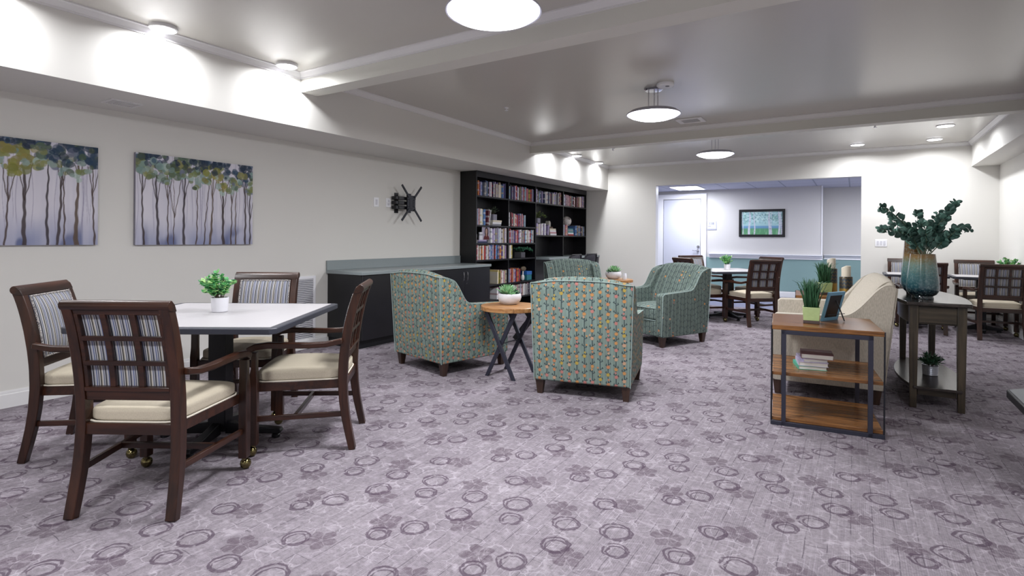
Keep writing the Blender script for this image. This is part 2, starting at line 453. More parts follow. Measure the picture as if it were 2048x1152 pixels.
# hall beyond
bm = B(); box(bm, -6.5, -.613, HY, HY+.12, .0, HZ+.2); struct('wall_hall', bm, M_hall)
bm = B(); box(bm, -.613, 2.6, HY2, HY2+.12, 0, HZ+.2); box(bm, -.70, -.613, HY+.12, HY2, 0, HZ+.2); struct('wall_hallend', bm, M_hall)
bm = B(); box(bm, -6.5, -6.4, YF+.16, HY2+.1, 0, HZ+.2); struct('wall_hallleft', bm, M_hall)
bm = B(); box(bm, 2.5, 2.6, YF+.16, HY2+.1, 0, HZ+.2); struct('wall_hallright', bm, M_hall)
def tiles():
    t = NT('ceiling_tiles'); x, y, z = t.sep(t.co())
    gx = ((x+.1).mod(.62)-.31).abs().gt(.297); gy = ((y-.2).mod(.65)-.325).abs().gt(.312)
    c = t.mix(gx.max(gy)*.8, '#c3c4d4', '#8f93a6'); t.out(c, .8); return t.mat
bm = B(); box(bm, -6.4, 2.5, YF+.16, HY2, HZ, HZ+.1); struct('ceiling_hall', bm, tiles())
# wainscot + rails in the hall (paint on its own boards)
bm = B(); box(bm, -3.10, -.613, HY-.012, HY, .13, .88); box(bm, -.613, 2.5, HY2-.012, HY2, .13, .88); box(bm, -.613, -.601, HY-.0, HY2, .13, .88); struct('trim_%d' % k, bm, M_teal); k += 1
def rail(bm, x0, x1, y):
    prism(bm, [(y, .865), (y-.028, .865), (y-.028, .90), (y-.045, .915), (y-.045, .94), (y-.10, .958), (y-.10, .975), (y, .975)], x0, x1)
bm = B(); rail(bm, -3.02, -.60, HY); rail(bm, -.60, 2.5, HY2); struct('trim_%d' % k, bm, M_white, sharp=25); k += 1
baseb('baseboard_hall', -3.10, HY, -.60, HY, (0, -1), .13); baseb('baseboard_hallend', -.613, HY2, 2.5, HY2, (0, -1), .13)
bm = B(); box(bm, -.63, -.605, HY-.012, HY+.02, .98, HZ); struct('trim_%d' % k, bm, M_white); k += 1
# jamb liner of the opening on the left
bm = B(); box(bm, OX0-.01, OX0+.006, YF+.005, YF+.155, 0, OZ-.01); struct('trim_%d' % k, bm, M_white); k += 1
# hall door
d = bpy.data.objects.new('door_1', None); C.objects.link(d); d['kind'] = 'structure'; d.location = (-3.69, HY-.02, 0)
bm = B(); box(bm, -.455, .455, -.02, .015, .01, 2.30); finish('door_leaf', bm, wallmat('#cfd1dc', .45, 'door_paint'), d, bevel=.003)
bm = B()
box(bm, -.60, -.47, -.03, .02, 0, 2.44); box(bm, .47, .60, -.03, .02, 0, 2.44); box(bm, -.4695, .4695, -.03, .02, 2.315, 2.44)
finish('door_frame', bm, M_white, d, bevel=.004)
bm = B(); lathe(bm, [(.032, 0), (.032, .012), (.014, .016), (.014, .05), (.0, .052)], 16); bmesh.ops.rotate(bm, verts=bm.verts, matrix=Matrix.Rotation(R(90), 3, 'X'))
bmesh.ops.translate(bm, verts=bm.verts, vec=(.40, -.02, 1.03)); tube(bm, [(.40, -.065, 1.03), (.36, -.07, 1.03), (.28, -.068, 1.035)], .010)
finish('door_handle', bm, M_chrome, d)
bm = B(); lathe(bm, [(.034, 0), (.034, .02), (.0, .024)], 16); bmesh.ops.rotate(bm, verts=bm.verts, matrix=Matrix.Rotation(R(90), 3, 'X')); bmesh.ops.translate(bm, verts=bm.verts, vec=(.41, -.02, 1.13))
finish('deadbolt', bm, M_chrome, d)

# ---------------------------------------------------------------- lamps
G_lamp = emit('#f4f4ff', 9.)
LK = dict(energy=1.)
def area(name, loc, size, e, col=(1, .97, .93), spread=180, rot=(0, 0, 0), parent=None, sy=None):
    l = bpy.data.lights.new(name, 'AREA'); l.shape = 'DISK'; l.size = size; l.energy = e; l.color = col; l.spread = R(spread)
    if sy: l.shape = 'RECTANGLE'; l.size_y = sy
    o = bpy.data.objects.new(name, l); C.objects.link(o); o.location = loc; o.rotation_euler = rot
    if parent: o.parent = parent
    return o
def downlight(loc, label, e, r=.085, rim=.022, cold=True):
    t = thing('ceiling_light', label, 'light', loc, 0, 'round ceiling downlights')
    bm = B(); lathe(bm, [(0.001, 0), (r+.012, 0), (r+.012, -rim), (r, -rim-.003), (r, -rim+.004), (.001, -rim+.004)], 32, caps=False)
    finish('rim', bm, M_trim, t)
    bm = B(); lathe(bm, [(r, -rim+.002), (r*.97, -rim-.006), (r*.6, -rim-.010), (.001, -rim-.012)], 32, caps=False)
    finish('diffuser', bm, G_lamp, t)
    area('lamp', (0, 0, -rim-.018), r*1.7, e, (.95, .965, 1), parent=t, spread=165)
    return t
DL = [(-4.49, 1.07, 'downlight along left soffit, nearest the camera'),
      (-4.49, 2.13, 'round white downlight above the brightly washed left soffit, further from the beam'),
      (-4.47, 3.19, 'round white downlight by the left soffit, tucked beside the near ceiling beam'),
      (-4.50, 8.45, 'round white downlight above the bookcase soffit, just behind the far beam'),
      (-4.50, 9.50, 'small round downlight above the bookcase soffit, second from the far wall'),
      (-4.53, 10.62, 'small round downlight above the bookcase soffit, nearest the far wall corner'),
      (.03, 10.75, 'round downlight near the far wall above the eucalyptus vase, left of a pair'),
      (1.05, 10.76, 'round downlight nearest the far right corner of the ceiling'),
      (1.05, 9.57, 'round downlight at upper right just behind the far beam')]
for x, y, lb in DL: downlight((x, y, ZC), lb, 20 if x < -4 else 22, .085 if x < -4 else .095, .022 if x < -4 else .008)
for x, y in ((-4.49, 0.0), (1.05, .6), (1.05, 1.7), (1.05, 2.8)):  # unseen downlights, added to light the off-screen sections
    dl_ = downlight((x, y, ZC), 'unseen round downlight added overhead outside the frame', 17 if x < 0 else 14); dl_['group'] = 'added downlights out of view overhead'

def pendant(loc, label, e):
    t = thing('pendant_light', label, 'pendant light', loc, 0, 'saucer pendant lights down the middle')
    bm = B(); lathe(bm, [(.001, 0), (.098, 0), (.098, -.012), (.085, -.024), (.03, -.03), (.001, -.03)], 32, caps=False)
    finish('canopy', bm, M_chrome, t)
    for i in range(3):
        a = R(100+120*i); bm = B(); tube(bm, [(.055*math.cos(a), .055*math.sin(a), -.025), (.055*math.cos(a), .055*math.sin(a), -.235)], .0055, 8)
        finish('rod', bm, M_chrome, t)
    bm = B(); lathe(bm, [(.001, -.222), (.15, -.226), (.24, -.240), (.279, -.268), (.283, -.276), (.279, -.280), (.268, -.276)], 64, caps=False)
    finish('shade', bm, plain('#b9b8c4', .35, .3), t)
    bm = B(); lathe(bm, [(.272, -.276), (.24, -.297), (.18, -.318), (.10, -.332), (.001, -.338)], 64, caps=False)
    finish('diffuser', bm, G_lamp, t)
    area('lamp', (0, 0, -.345), .50, e, (.95, .965, 1), parent=t)
    return t
pendant((-1.80, 2.655, ZC), 'large saucer pendant light nearest the camera, cut by the top of the photo', 88)
pendant((-1.818, 5.716, ZC), 'saucer pendant light on chrome rods, between the two beams', 88)
pendant((-1.84, 8.85, ZC), 'saucer pendant light beyond the far beam, smallest of the three', 74)
pendant((-1.82, -.45, ZC), 'unseen saucer pendant light added overhead behind the camera', 88)  # unseen, added for light from behind the camera
# hall troffer
t = thing('ceiling_panel_light', 'rectangular fluorescent panel light in the hall ceiling, above the white door', 'light', (-3.32, 13.02, HZ))
bm = B(); box(bm, -.32, .32, -.44, .44, -.02, -.001); finish('frame', bm, M_white, t, bevel=.003)
bm = B(); box(bm, -.29, .29, -.41, .41, -.026, -.0205); finish('diffuser', bm, G_lamp, t)
area('lamp', (0, 0, -.04), .55, 60, (.86, .9, 1), parent=t, sy=.78)
t = thing('ceiling_panel_light', 'fluorescent panel light in the hall, out of sight to the right', 'light', (.6, 12.6, HZ))
bm = B(); box(bm, -.32, .32, -.44, .44, -.02, -.001); finish('frame', bm, M_white, t, bevel=.003)
bm = B(); box(bm, -.29, .29, -.41, .41, -.026, -.0205); finish('diffuser', bm, G_lamp, t)
area('lamp', (0, 0, -.04), .55, 60, (.9, .93, 1), parent=t, sy=.78)

# ceiling fittings
t = thing('smoke_detector', 'round white smoke detector beside the middle pendant canopy', 'smoke detector', (-1.66, 5.60, ZC))
bm = B(); lathe(bm, [(.001, 0), (.086, 0), (.088, -.02), (.072, -.034), (.001, -.036)], 32, caps=False); finish('housing', bm, M_white, t)
bm = B(); lathe(bm, [(.02, -.036), (.02, -.041), (.001, -.042)], 12, (.03, -.03, 0), caps=False); finish('sensor', bm, plain('#8c8c94', .5), t)
t = thing('air_vent', 'white square ceiling vent beside the middle pendant, by the far beam', 'air vent', (-1.87, 7.47, ZC))
bm = B()
for a in ((-.17, .17, -.15, -.105), (-.17, .17, .105, .15), (-.17, -.11, -.105, .105), (.11, .17, -.105, .105)): box(bm, a[0], a[1], a[2], a[3], -.014, 0)
finish('frame', bm, M_trim, t, bevel=.003)
bm = B()
for i in range(7): bar(bm, (-.11, -.09+i*.03, -.008), (.11, -.09+i*.03, -.008), .003, .016, up=(0, .7, 1))
finish('louvre', bm, M_trim, t)
bm = B(); box(bm, -.11, .11, -.105, .105, -.002, -.0005); finish('backing', bm, plain('#55555c', .9), t)
def sprink(loc, lb):
    t = thing('sprinkler', lb, 'sprinkler', loc, 0, 'ceiling sprinkler heads')
    bm = B(); lathe(bm, [(.001, 0), (.03, 0), (.032, -.006), (.012, -.008), (.009, -.03), (.022, -.034), (.022, -.038), (.001, -.038)], 16, caps=False); finish('head', bm, M_white, t)
sprink((-3.62, 5.635, ZC), 'small sprinkler head on the middle ceiling panel, left of the pendant')
sprink((.228, 9.06, ZC), 'small sprinkler head on the far ceiling panel, upper right')
sprink((-3.63, 9.14, ZC), 'small sprinkler head just behind the far beam, above the bookcase')
t = thing('air_vent', 'flush white register vent on the underside of the left soffit', 'air vent', (-5.035, 2.08, SZ))
bm = B()
for a in ((-.10, .10, -.115, -.10), (-.10, .10, .10, .115), (-.10, -.085, -.10, .10), (.085, .10, -.10, .10)): box(bm, a[0], a[1], a[2], a[3], -.008, 0)
finish('frame', bm, M_trim, t)
bm = B()
for i in range(12): box(bm, -.085, .085, -.095+i*.0165, -.087+i*.0165, -.006, -.0005)
finish('louvre', bm, M_trim, t)
# return grille low on left wall
t = thing('wall_grille', 'tall white louvred return grille low on the left wall beside the black cabinet', 'vent', (XL, 4.085, 0))
bm = B()
for a in ((-.165, -.135, .06, .845), (.135, .165, .06, .845), (-.135, .135, .06, .09), (-.135, .135, .81, .845)): box(bm, 0, .014, a[0], a[1], a[2], a[3])
finish('frame', bm, M_white, t, bevel=.003)
bm = B()
for i in range(34): bar(bm, (.008, -.135, .10+i*.0212), (.008, .135, .10+i*.0212), .003, .018, up=(.8, 0, 1))
finish('louvre', bm, M_white, t)
bm = B(); box(bm, .0005, .002, -.135, .135, .09, .81); finish('backing', bm, plain('#4b4d58', .9), t)
# wall plates
def plate(name, loc, ax, w, h, lb, cat, marks):
    t = thing(name, lb, cat, loc, 0 if ax == 'x' else R(-90))
    bm = B(); box(bm, 0, .007, -w/2, w/2, -h/2, h/2); finish('cover_plate', bm, M_white, t, bevel=.003)
    for (a, b, c, d) in marks:
        bm = B(); box(bm, .007, .011, a, b, c, d); finish('rocker' if 'switch' in name else 'socket', bm, plain('#d2d2da', .4), t, bevel=.001)
plate('wall_switch', (XL, 5.213, 1.77), 'x', .09, .125, 'white blank rocker plate on the left wall, left of the outlet', 'switch', [(-.018, .018, -.035, .035)])
plate('wall_outlet', (XL, 5.438, 1.775), 'x', .09, .125, 'white power outlet on the left wall beside the television bracket', 'outlet', [(-.018, .018, .008, .04), (-.018, .018, -.04, -.008)])
plate('wall_switch', (.385, YF, 1.265), 'y', .17, .125, 'triple white light switch on the far wall left of the eucalyptus', 'switch', [(-.062, -.032, -.035, .035), (-.015, .015, -.035, .035), (.032, .062, -.035, .035)])
# room sign in the hall
t = thing('room_sign', 'small pale room number plaque beside the hall door', 'sign', (-2.965, HY, 1.645))
bm = B(); box(bm, -.105, .105, -.012, 0, -.105, .105); finish('plaque', bm, plain('#c9cbdc', .5), t, bevel=.003)
def text(s, size, loc, rot, mat, parent, ex=.001, name='lettering'):
    c = bpy.data.curves.new(name, 'FONT'); c.body = s; c.size = size; c.extrude = ex; c.align_x = 'CENTER'; c.align_y = 'CENTER'
    o = bpy.data.objects.new(name, c); me = bpy.data.meshes.new_from_object(o); bpy.data.objects.remove(o)
    o = bpy.data.objects.new(name, me); C.objects.link(o); o.location = loc; o.rotation_euler = rot; me.materials.clear(); me.materials.append(mat); o.parent = parent
    return o
text('338', .085, (-.01, -.0135, .05), (R(90), 0, 0), plain('#6d6f7c', .6), t, name='number')
bm = B(); box(bm, -.09, -.02, -.0135, -.012, -.02, -.008); box(bm, -.105, .105, -.014, -.012, -.092, -.078); finish('caption_line', bm, plain('#8d8fa0', .6), t)
#PART2
# ---------------------------------------------------------------- dining chair (forward = +y)
def offset_profile(pts, th):
    """centre line (y,z) -> closed outline with thickness th(i)"""
    L, Q = [], []
    for i, p in enumerate(pts):
        a = Vector(pts[max(i-1, 0)]); b = Vector(pts[min(i+1, len(pts)-1)]); d = (b-a).normalized(); n = Vector((-d.y, d.x))
        h = th(i/(len(pts)-1))/2; L.append((p[0]+n.x*h, p[1]+n.y*h)); Q.append((p[0]-n.x*h, p[1]-n.y*h))
    return L+Q[::-1]
def interp(tab, z):
    for (a, b), (c, d) in zip(tab, tab[1:]):
        if z <= c: 
            t = (z-a)/(c-a); return b+(d-b)*t
    return tab[-1][1]
PROF = [(0, -.305), (.10, -.283), (.20, -.263), (.30, -.250), (.42, -.243), (.54, -.247), (.64, -.258), (.74, -.275), (.84, -.298), (.92, -.322), (.97, -.343)]
def py(z): return interp(PROF, z)
def make_chair(label, group):
    t = thing('dining_chair', label, 'chair', group=group)
    hw = .246   # half width of back
    # rear posts (legs) run the full height
    for s in (-1, 1):
        pts = [(py(z), z) for z in [i*.97/26 for i in range(27)]]
        out = offset_profile(pts, lambda u: .040+.012*math.sin(u*PI) + .006*u)
        bm = B(); vs = prism(bm, out, s*hw-s*.0, s*(hw-.046))
        for v in vs: v.co.x *= 1+.055*max(0, (.45-v.co.z)/.45)
        finish('leg', bm, M_dark, t, bevel=.004)
    for s in (-1, 1):
        bm = B(); tx = s*.277
        vs = prism(bm, [(.235, .065), (.285, .065), (.285, .45), (.272, .52), (.270, .615), (.240, .615), (.240, .52), (.235, .45)], tx-.023, tx+.023)
        finish('leg', bm, M_dark, t, bevel=.004)
        cs = B(); lathe(cs, [(.001, .0), (.016, .003), (.026, .014), (.030, .030), (.026, .045), (.014, .056), (.001, .058)], 20, (tx+s*.004, .268, 0), caps=False)
        tube(cs, [(tx, .26, .045), (tx, .26, .07)], .013, 10); finish('caster', cs, M_brass, t)
        # armrest: from the rear post forward, ending over the front post
        ap = [(-.245, .662), (-.15, .650), (-.05, .646), (.08, .650), (.18, .653), (.25, .646), (.292, .624)]
        bm = B(); vs = prism(bm, offset_profile(ap, lambda u: .032+.006*u), s*.238, s*.278)
        for v in vs: v.co.x += s*.022*max(0, v.co.y+.20)/.45
        finish('armrest', bm, M_darky, t, bevel=.006)
        g = B(); lathe(g, [(.001, 0), (.014, 0), (.014, .006), (.001, .006)], 12, (s*(hw-.030), -.305, 0), caps=False); finish('glide', g, M_chrome, t)
    # crest rail rolled backwards
    c0 = (-.345, .968); rr = .023
    cp = [(c0[0]+rr*math.cos(a), c0[1]+rr*math.sin(a)) for a in [R(x) for x in range(75, 255, 15)]]
    cp = [(-.303, .938), (-.318, .972)] + cp + [(-.336, .940)]
    bm = B(); prism(bm, cp, -hw-.004, hw+.004); finish('crest_rail', bm, M_darkx, t, bevel=.003)
    # back frame: lower rail, side stiles, lattice
    bm = B()
    def slab(x0, x1, z0, z1, d0, d1, n=6):
        pts = []
        zs = [z0+(z1-z0)*i/n for i in range(n+1)]
        o = [(py(z)+d1, z) for z in zs]+[(py(z)+d0, z) for z in zs[::-1]]
        prism(bm, o, x0, x1)
    xi = hw-.046
    slab(-xi, xi, .532, .584, -.018, .022); slab(-xi, xi, .574, .594, -.026, .018, 2)
    slab(-xi, xi, .925, .955, -.018, .016, 3)
    for s in (-1, 1): slab(s*(xi-.018) if s > 0 else -xi, xi if s > 0 else -(xi-.018), .585, .93, -.020, .018)
    finish('back_frame', bm, M_darkx, t, bevel=.003)
    bm = B()
    for x in (-.068, .068): slab(x-.013, x+.013, .585, .93, -.019, -.004)
    for z in (.703, .817): slab(-xi+.01, xi-.01, z-.011, z+.011, -.021, -.004, 1)
    finish('back_lattice', bm, M_darkx, t, bevel=.002)
    # upholstered panel
    bm = B(); nx, nz = 16, 12; G = []
    for side in (0, 1):
        g = []
        for i in range(nx+1):
            for j in range(nz+1):
                u = i/nx*2-1; v = j/nz*2-1; x = u*(xi-.008); z = .758+v*.175
                y = py(z)+(.004 if side == 0 else .026+.022*(1-abs(u)**4)*(1-abs(v)**4))
                g.append(bm.verts.new((x, y, z)))
        G.append(g)
    for g in G:
        for i in range(nx):
            for j in range(nz): bm.faces.new((g[i*(nz+1)+j], g[(i+1)*(nz+1)+j], g[(i+1)*(nz+1)+j+1], g[i*(nz+1)+j+1]))
    def edge(idx):
        for a, b in zip(idx, idx[1:]): bm.faces.new((G[0][a], G[0][b], G[1][b], G[1][a]))
    n1 = nz+1
    edge([i*n1 for i in range(nx+1)]); edge([i*n1+nz for i in range(nx+1)]); edge(list(range(n1))); edge([nx*n1+j for j in range(n1)])
    bk = finish('backrest', bm, M_strp, t, sharp=50)
    bm = B(); xx = xi-.008; pts = [(-xx, .588), (xx, .588), (xx, .930), (-xx, .930), (-xx, .588)]
    P = []
    for (a, b), (c, d) in zip(pts, pts[1:]):
        for i in range(8): u = i/8; P.append((a+(c-a)*u, py(b+(d-b)*u)+.028, b+(d-b)*u))
    P.append(P[0]); tube(bm, P, .0055, 6); finish('piping', bm, M_pip2, bk)
    # seat frame
    bm = B()
    fr = [(-.214, -.262), (.214, -.262), (.262, .27), (-.262, .27)]
    inn = [(-.19, -.225), (.19, -.225), (.228, .235), (-.228, .235)]
    for z0, z1 in ((.372, .425),):
        a0 = [bm.verts.new((p[0], p[1], z0)) for p in fr]; a1 = [bm.verts.new((p[0], p[1], z1)) for p in fr]
        b0 = [bm.verts.new((p[0], p[1], z0)) for p in inn]; b1 = [bm.verts.new((p[0], p[1], z1)) for p in inn]
        for i in range(4):
            j = (i+1) % 4
            bm.faces.new((a0[i], a0[j], a1[j], a1[i])); bm.faces.new((b0[i], b1[i], b1[j], b0[j]))
            bm.faces.new((a1[i], a1[j], b1[j], b1[i])); bm.faces.new((a0[i], b0[i], b0[j], a0[j]))
    finish('seat_frame', bm, M_darkx, t, bevel=.003)
    def taper(v):
        k = (v.y+.26)/.53; v.x *= .89+.17*k; return v
    bm = B(); cushion(bm, (0, .008, .460), (.243, .258, .036), 7., .032, 9, taper); st = finish('seat', bm, M_seat, t, sharp=80)
    bm = B(); pp = []
    for i in range(49):
        a = 2*PI*i/48; c_, s_ = math.cos(a), math.sin(a); m = (abs(c_)**9+abs(s_)**9)**(-1/9)
        v = taper(Vector((c_*m*.244, .008+s_*m*.259, .430))); pp.append(v)
    tube(bm, pp, .005, 6); finish('piping', bm, M_pipe, st)
    for s in (-1, 1):
        bm = B(); bar(bm, (s*.222, -.262, .215), (s*.272, .25, .215), .020, .030); finish('stretcher', bm, M_darky, t, bevel=.002)
    bm = B(); bar(bm, (-.252, .03, .215), (.252, .03, .215), .020, .030); finish('stretcher', bm, M_darkx, t, bevel=.002)
    for o in [c for c in bpy.data.objects if c.parent == t or (c.parent and c.parent.parent == t)]:
        for v in o.data.vertices:
            if v.co.z > .46 and v.co.y < -.19: v.co.z = .46+(v.co.z-.46)*1.035
    return t
def _pip2():
    t = NT('braided_piping'); f = t.noise(t.co(), 260., 1.); t.out(t.mix(t.ramp01(f, .45, .55), '#2c2630', '#cfc9c4'), .8); return t.mat
M_pip2 = _pip2()
GA = 'dining chairs with striped backs around the near table'
GB = 'dining chairs around the table before the teal wainscot'
GC = 'dining chairs at the small tables in the far right corner'
chair = make_chair('striped-back dining chair closest to the camera, seen from behind, at the near table', GA)
def put_chair(px, py_, ang, label, group, first=False):
    """px,py: midpoint of rear feet; ang: heading in degrees"""
    h = R(ang); fx, fy = math.cos(h), math.sin(h)
    loc = (px+.30*fx, py_+.30*fy, 0); rz = h-PI/2
    if first: chair.location = loc; chair.rotation_euler = (0, 0, rz); return chair
    return dup(chair, label, loc, rz, group)
put_chair(-2.837, 1.183, 121.0, '', GA, True)
put_chair(-4.18, 1.345, 44.0, 'striped-back dining chair at the left edge of the photo, beside the paintings wall', GA)
put_chair(-2.765, 2.515, 220.0, 'dining chair seen from its side, right of the near table, before the black cabinet', GA)
put_chair(-4.045, 2.705, -54.0, 'striped-back dining chair facing the camera, behind the near table and potted plant', GA)
TC = (-1.80, 9.66)
for dx, ang, lb in ((.98, 132., 'dining chair seen from behind with lattice back, right of the teal-wall table'),
                    (.84, 50., 'dining chair mostly hidden behind the right green armchair, its dark back nearer'),
                    (1.0, -42., 'dining chair beyond the right green armchair with its striped front facing us'),
                    (.92, 233., 'dining chair behind the lattice-back one, only its crest showing before the teal wall')):
    h = R(ang); put_chair(TC[0]-dx*math.cos(h), TC[1]-dx*math.sin(h), ang, lb, GB)
put_chair(1.64, 9.41, 94., 'large lattice-back dining chair at the right edge of the photo', GC)
put_chair(.84, 9.58, 91., 'lattice-back dining chair half hidden behind the teal vases', GC)
put_chair(1.60, 11.18, -90., 'striped-back dining chair facing us in the far right corner', GC)
put_chair(.72, 11.18, -90., 'striped-back dining chair against the far wall, left of the vases', GC)

# ---------------------------------------------------------------- dining tables
def make_table(name, label, group, s, loc, ang, spider=True, h=.80):
    t = thing(name, label, 'table', loc, R(ang), group); q = s/2; c = .03
    def octa(q, c): return [(-q+c, -q), (q-c, -q), (q, -q+c), (q, q-c), (q-c, q), (-q+c, q), (-q, q-c), (-q, -q+c)]
    bm = B(); prism(bm, octa(q, c), h-.034, h-.001, 2); finish('edge_band', bm, M_band, t, bevel=.004)
    bm = B(); prism(bm, octa(q-.045, .004), h-.002, h+.0012, 2); finish('tabletop', bm, M_lam, t)
    bm = B(); box(bm, -.055, .055, -.055, .055, .05, h-.0345); box(bm, -.20, .20, -.03, .03, h-.06, h-.0345); box(bm, -.03, .03, -.20, .20, h-.06, h-.0345)
    finish('column', bm, M_black, t, bevel=.006)
    for i in range(4):
        a = R(90*i); ux, uy = math.cos(a), math.sin(a); L = s*.33
        bm = B(); prism(bm, [(.04, .03), (.04, .11), (L*.6, .075), (L, .062), (L+.012, .045), (L, .03)], -.025, .025)
        lathe(bm, [(.001, .0), (.026, .0), (.026, .018), (.014, .034), (.001, .034)], 14, (0, L-.03, 0), caps=False)
        bmesh.ops.rotate(bm, verts=bm.verts, matrix=Matrix.Rotation(a-PI/2, 3, 'Z'))
        finish('leg', bm, M_black, t, bevel=.004)
    return t
make_table('dining_table', 'large square table with pale top and dark edge, nearest the camera at left', 'square pedestal tables', 1.17, (-3.477, 2.01, 0), 33)
make_table('dining_table', 'square pale-topped table before the teal wainscot', 'square pedestal tables', 1.10, (TC[0], TC[1], 0), 42)
make_table('dining_table', 'small pale-topped table behind the teal vases', 'square pedestal tables', .78, (.775, 10.36, 0), 0)
make_table('dining_table', 'small pale-topped table pushed against the right wall', 'square pedestal tables', .71, (1.55, 10.30, 0), 0)

# ---------------------------------------------------------------- plants
def leaf(bm, p, d, up, L, W, mi=0, n=6, cup=.15, pw=1.):
    """flat-ish elliptical leaf starting at p along d"""
    d = d.normalized(); s = d.cross(up)
    if s.length < .01: s = d.cross(Vector((1, 0, 0)))
    s.normalize(); u = s.cross(d)
    pts = []
    for i in range(n+1):
        a = i/n; w = W*max(0, math.sin(PI*a**.8))**pw*.5
        pts.append((p+d*L*a, w, a))
    L_, M_, R__ = [], [], []
    for c, w, a in pts:
        M_.append(bm.verts.new(c-u*cup*W*.3*math.sin(PI*a))); L_.append(bm.verts.new(c-s*w)); R__.append(bm.verts.new(c+s*w))
    for i in range(n):
        for X in (L_, R__):
            f = bm.faces.new((X[i], X[i+1], M_[i+1], M_[i])); f.material_index = mi
def rnd_dir(up=.3):
    while True:
        v = Vector((random.uniform(-1, 1), random.uniform(-1, 1), random.uniform(-.4, 1)))
        if .1 < v.length < 1: v.normalize(); return v
def finish_leaf(name, bm, mats, parent):
    o = finish(name, bm, mats, parent, sharp=80); m = o.modifiers.new('thick', 'SOLIDIFY'); m.thickness = .0012; return o
def bushy(parent, base, rad, h, n, L, W, mats, stems=14, sphere=.75):
    bm = B(); sb = B(); c = Vector(base)
    for i in range(stems):
        a = random.uniform(0, 2*PI); r = rad*random.uniform(.25, 1); top = c+Vector((r*math.cos(a), r*math.sin(a), h*random.uniform(.45, 1)*(1-.35*(r/rad)**2)))
        mid = c.lerp(top, .5)+Vector((0, 0, .12*h)); st = c+Vector((math.cos(a), math.sin(a), 0))*rad*.15
        tube(sb, [st, mid, top], [.0018, .0015, .001], 5)
        per = n//stems
        for j in range(per):
            u = (j+.5)/per; u = .25+.75*u
            q = st.lerp(mid, u*2) if u < .5 else mid.lerp(top, u*2-1)
            d = Vector((math.cos(a+random.uniform(-2, 2)), math.sin(a+random.uniform(-2, 2)), random.uniform(-.1, .9)))
            leaf(bm, q, d, Vector((random.uniform(-.4, .4), random.uniform(-.4, .4), 1)), L*random.uniform(.7, 1.2), W*random.uniform(.7, 1.2), random.randrange(len(mats)))
    st = finish('stem', sb, M_twig, parent); fo = finish_leaf('foliage', bm, mats, parent); return fo
def grass(parent, base, rx, ry, h, n, mat, spread=.5):
    bm = B(); c = Vector(base)
    for i in range(n):
        ox, oy = random.uniform(-rx, rx), random.uniform(-ry, ry); a = random.uniform(0, 2*PI); hh = h*random.uniform(.6, 1.05)
        sp = hh*spread*random.uniform(.05, 1)**1.3
        ex, ey = ox/rx*.6+math.cos(a)*.7, oy/ry*.6+math.sin(a)*.7
        p0 = c+Vector((ox, oy, 0)); p1 = p0+Vector((ex*sp*.25, ey*sp*.25, hh*.5)); p2 = p0+Vector((ex*sp*.6, ey*sp*.6, hh*.85)); p3 = p0+Vector((ex*sp, ey*sp, hh*(1-.2*sp/hh)))
        w = .0032; s = Vector((math.cos(a+1.5), math.sin(a+1.5), 0))
        prev = None
        for p, k in ((p0, 1), (p1, 1), (p2, .8), (p3, .1)):
            cur = (bm.verts.new(p-s*w*k), bm.verts.new(p+s*w*k))
            if prev: bm.faces.new((prev[0], prev[1], cur[1], cur[0]))
            prev = cur
    return finish_leaf('foliage', bm, mat, parent)
M_mint = [plain('#7fbf73', .5, 0, .3, scale=30.), plain('#4f9a58', .5, 0, .3, scale=30.), plain('#a9d384', .5, 0, .2, scale=30.), plain('#2f7a4a', .5, 0, .3, scale=30.)]
def white_potted(label, loc, sc_=1., group=None):
    t = thing('potted_plant', label, 'plant', loc, 0, group)
    bm = B(); lathe(bm, [(.001, 0), (.042, 0), (.048, .004), (.054, .088), (.054, .096), (.047, .096), (.045, .080), (.001, .080)], 40, caps=False); finish('pot', bm, M_pot, t)
    bm = B(); lathe(bm, [(.001, .081), (.0455, .081), (.0455, .085), (.001, .087)], 24, caps=False); finish('soil', bm, M_soil, t)
    bushy(t, (0, 0, .075), .115, .20, 580, .031, .027, M_mint, 28)
    t.scale = (sc_,)*3; return t
white_potted('leafy green plant in a white pot on the near dining table', (-3.555, 2.045, .8012), 1.)
white_potted('leafy green plant in a white pot on the table before the teal wainscot', (TC[0]-.005, TC[1]+.02, .8012), .95)
white_potted('bright green plant at the right edge of the photo, behind the lattice-back chair', (1.80, 10.02, .8012), 1.05)

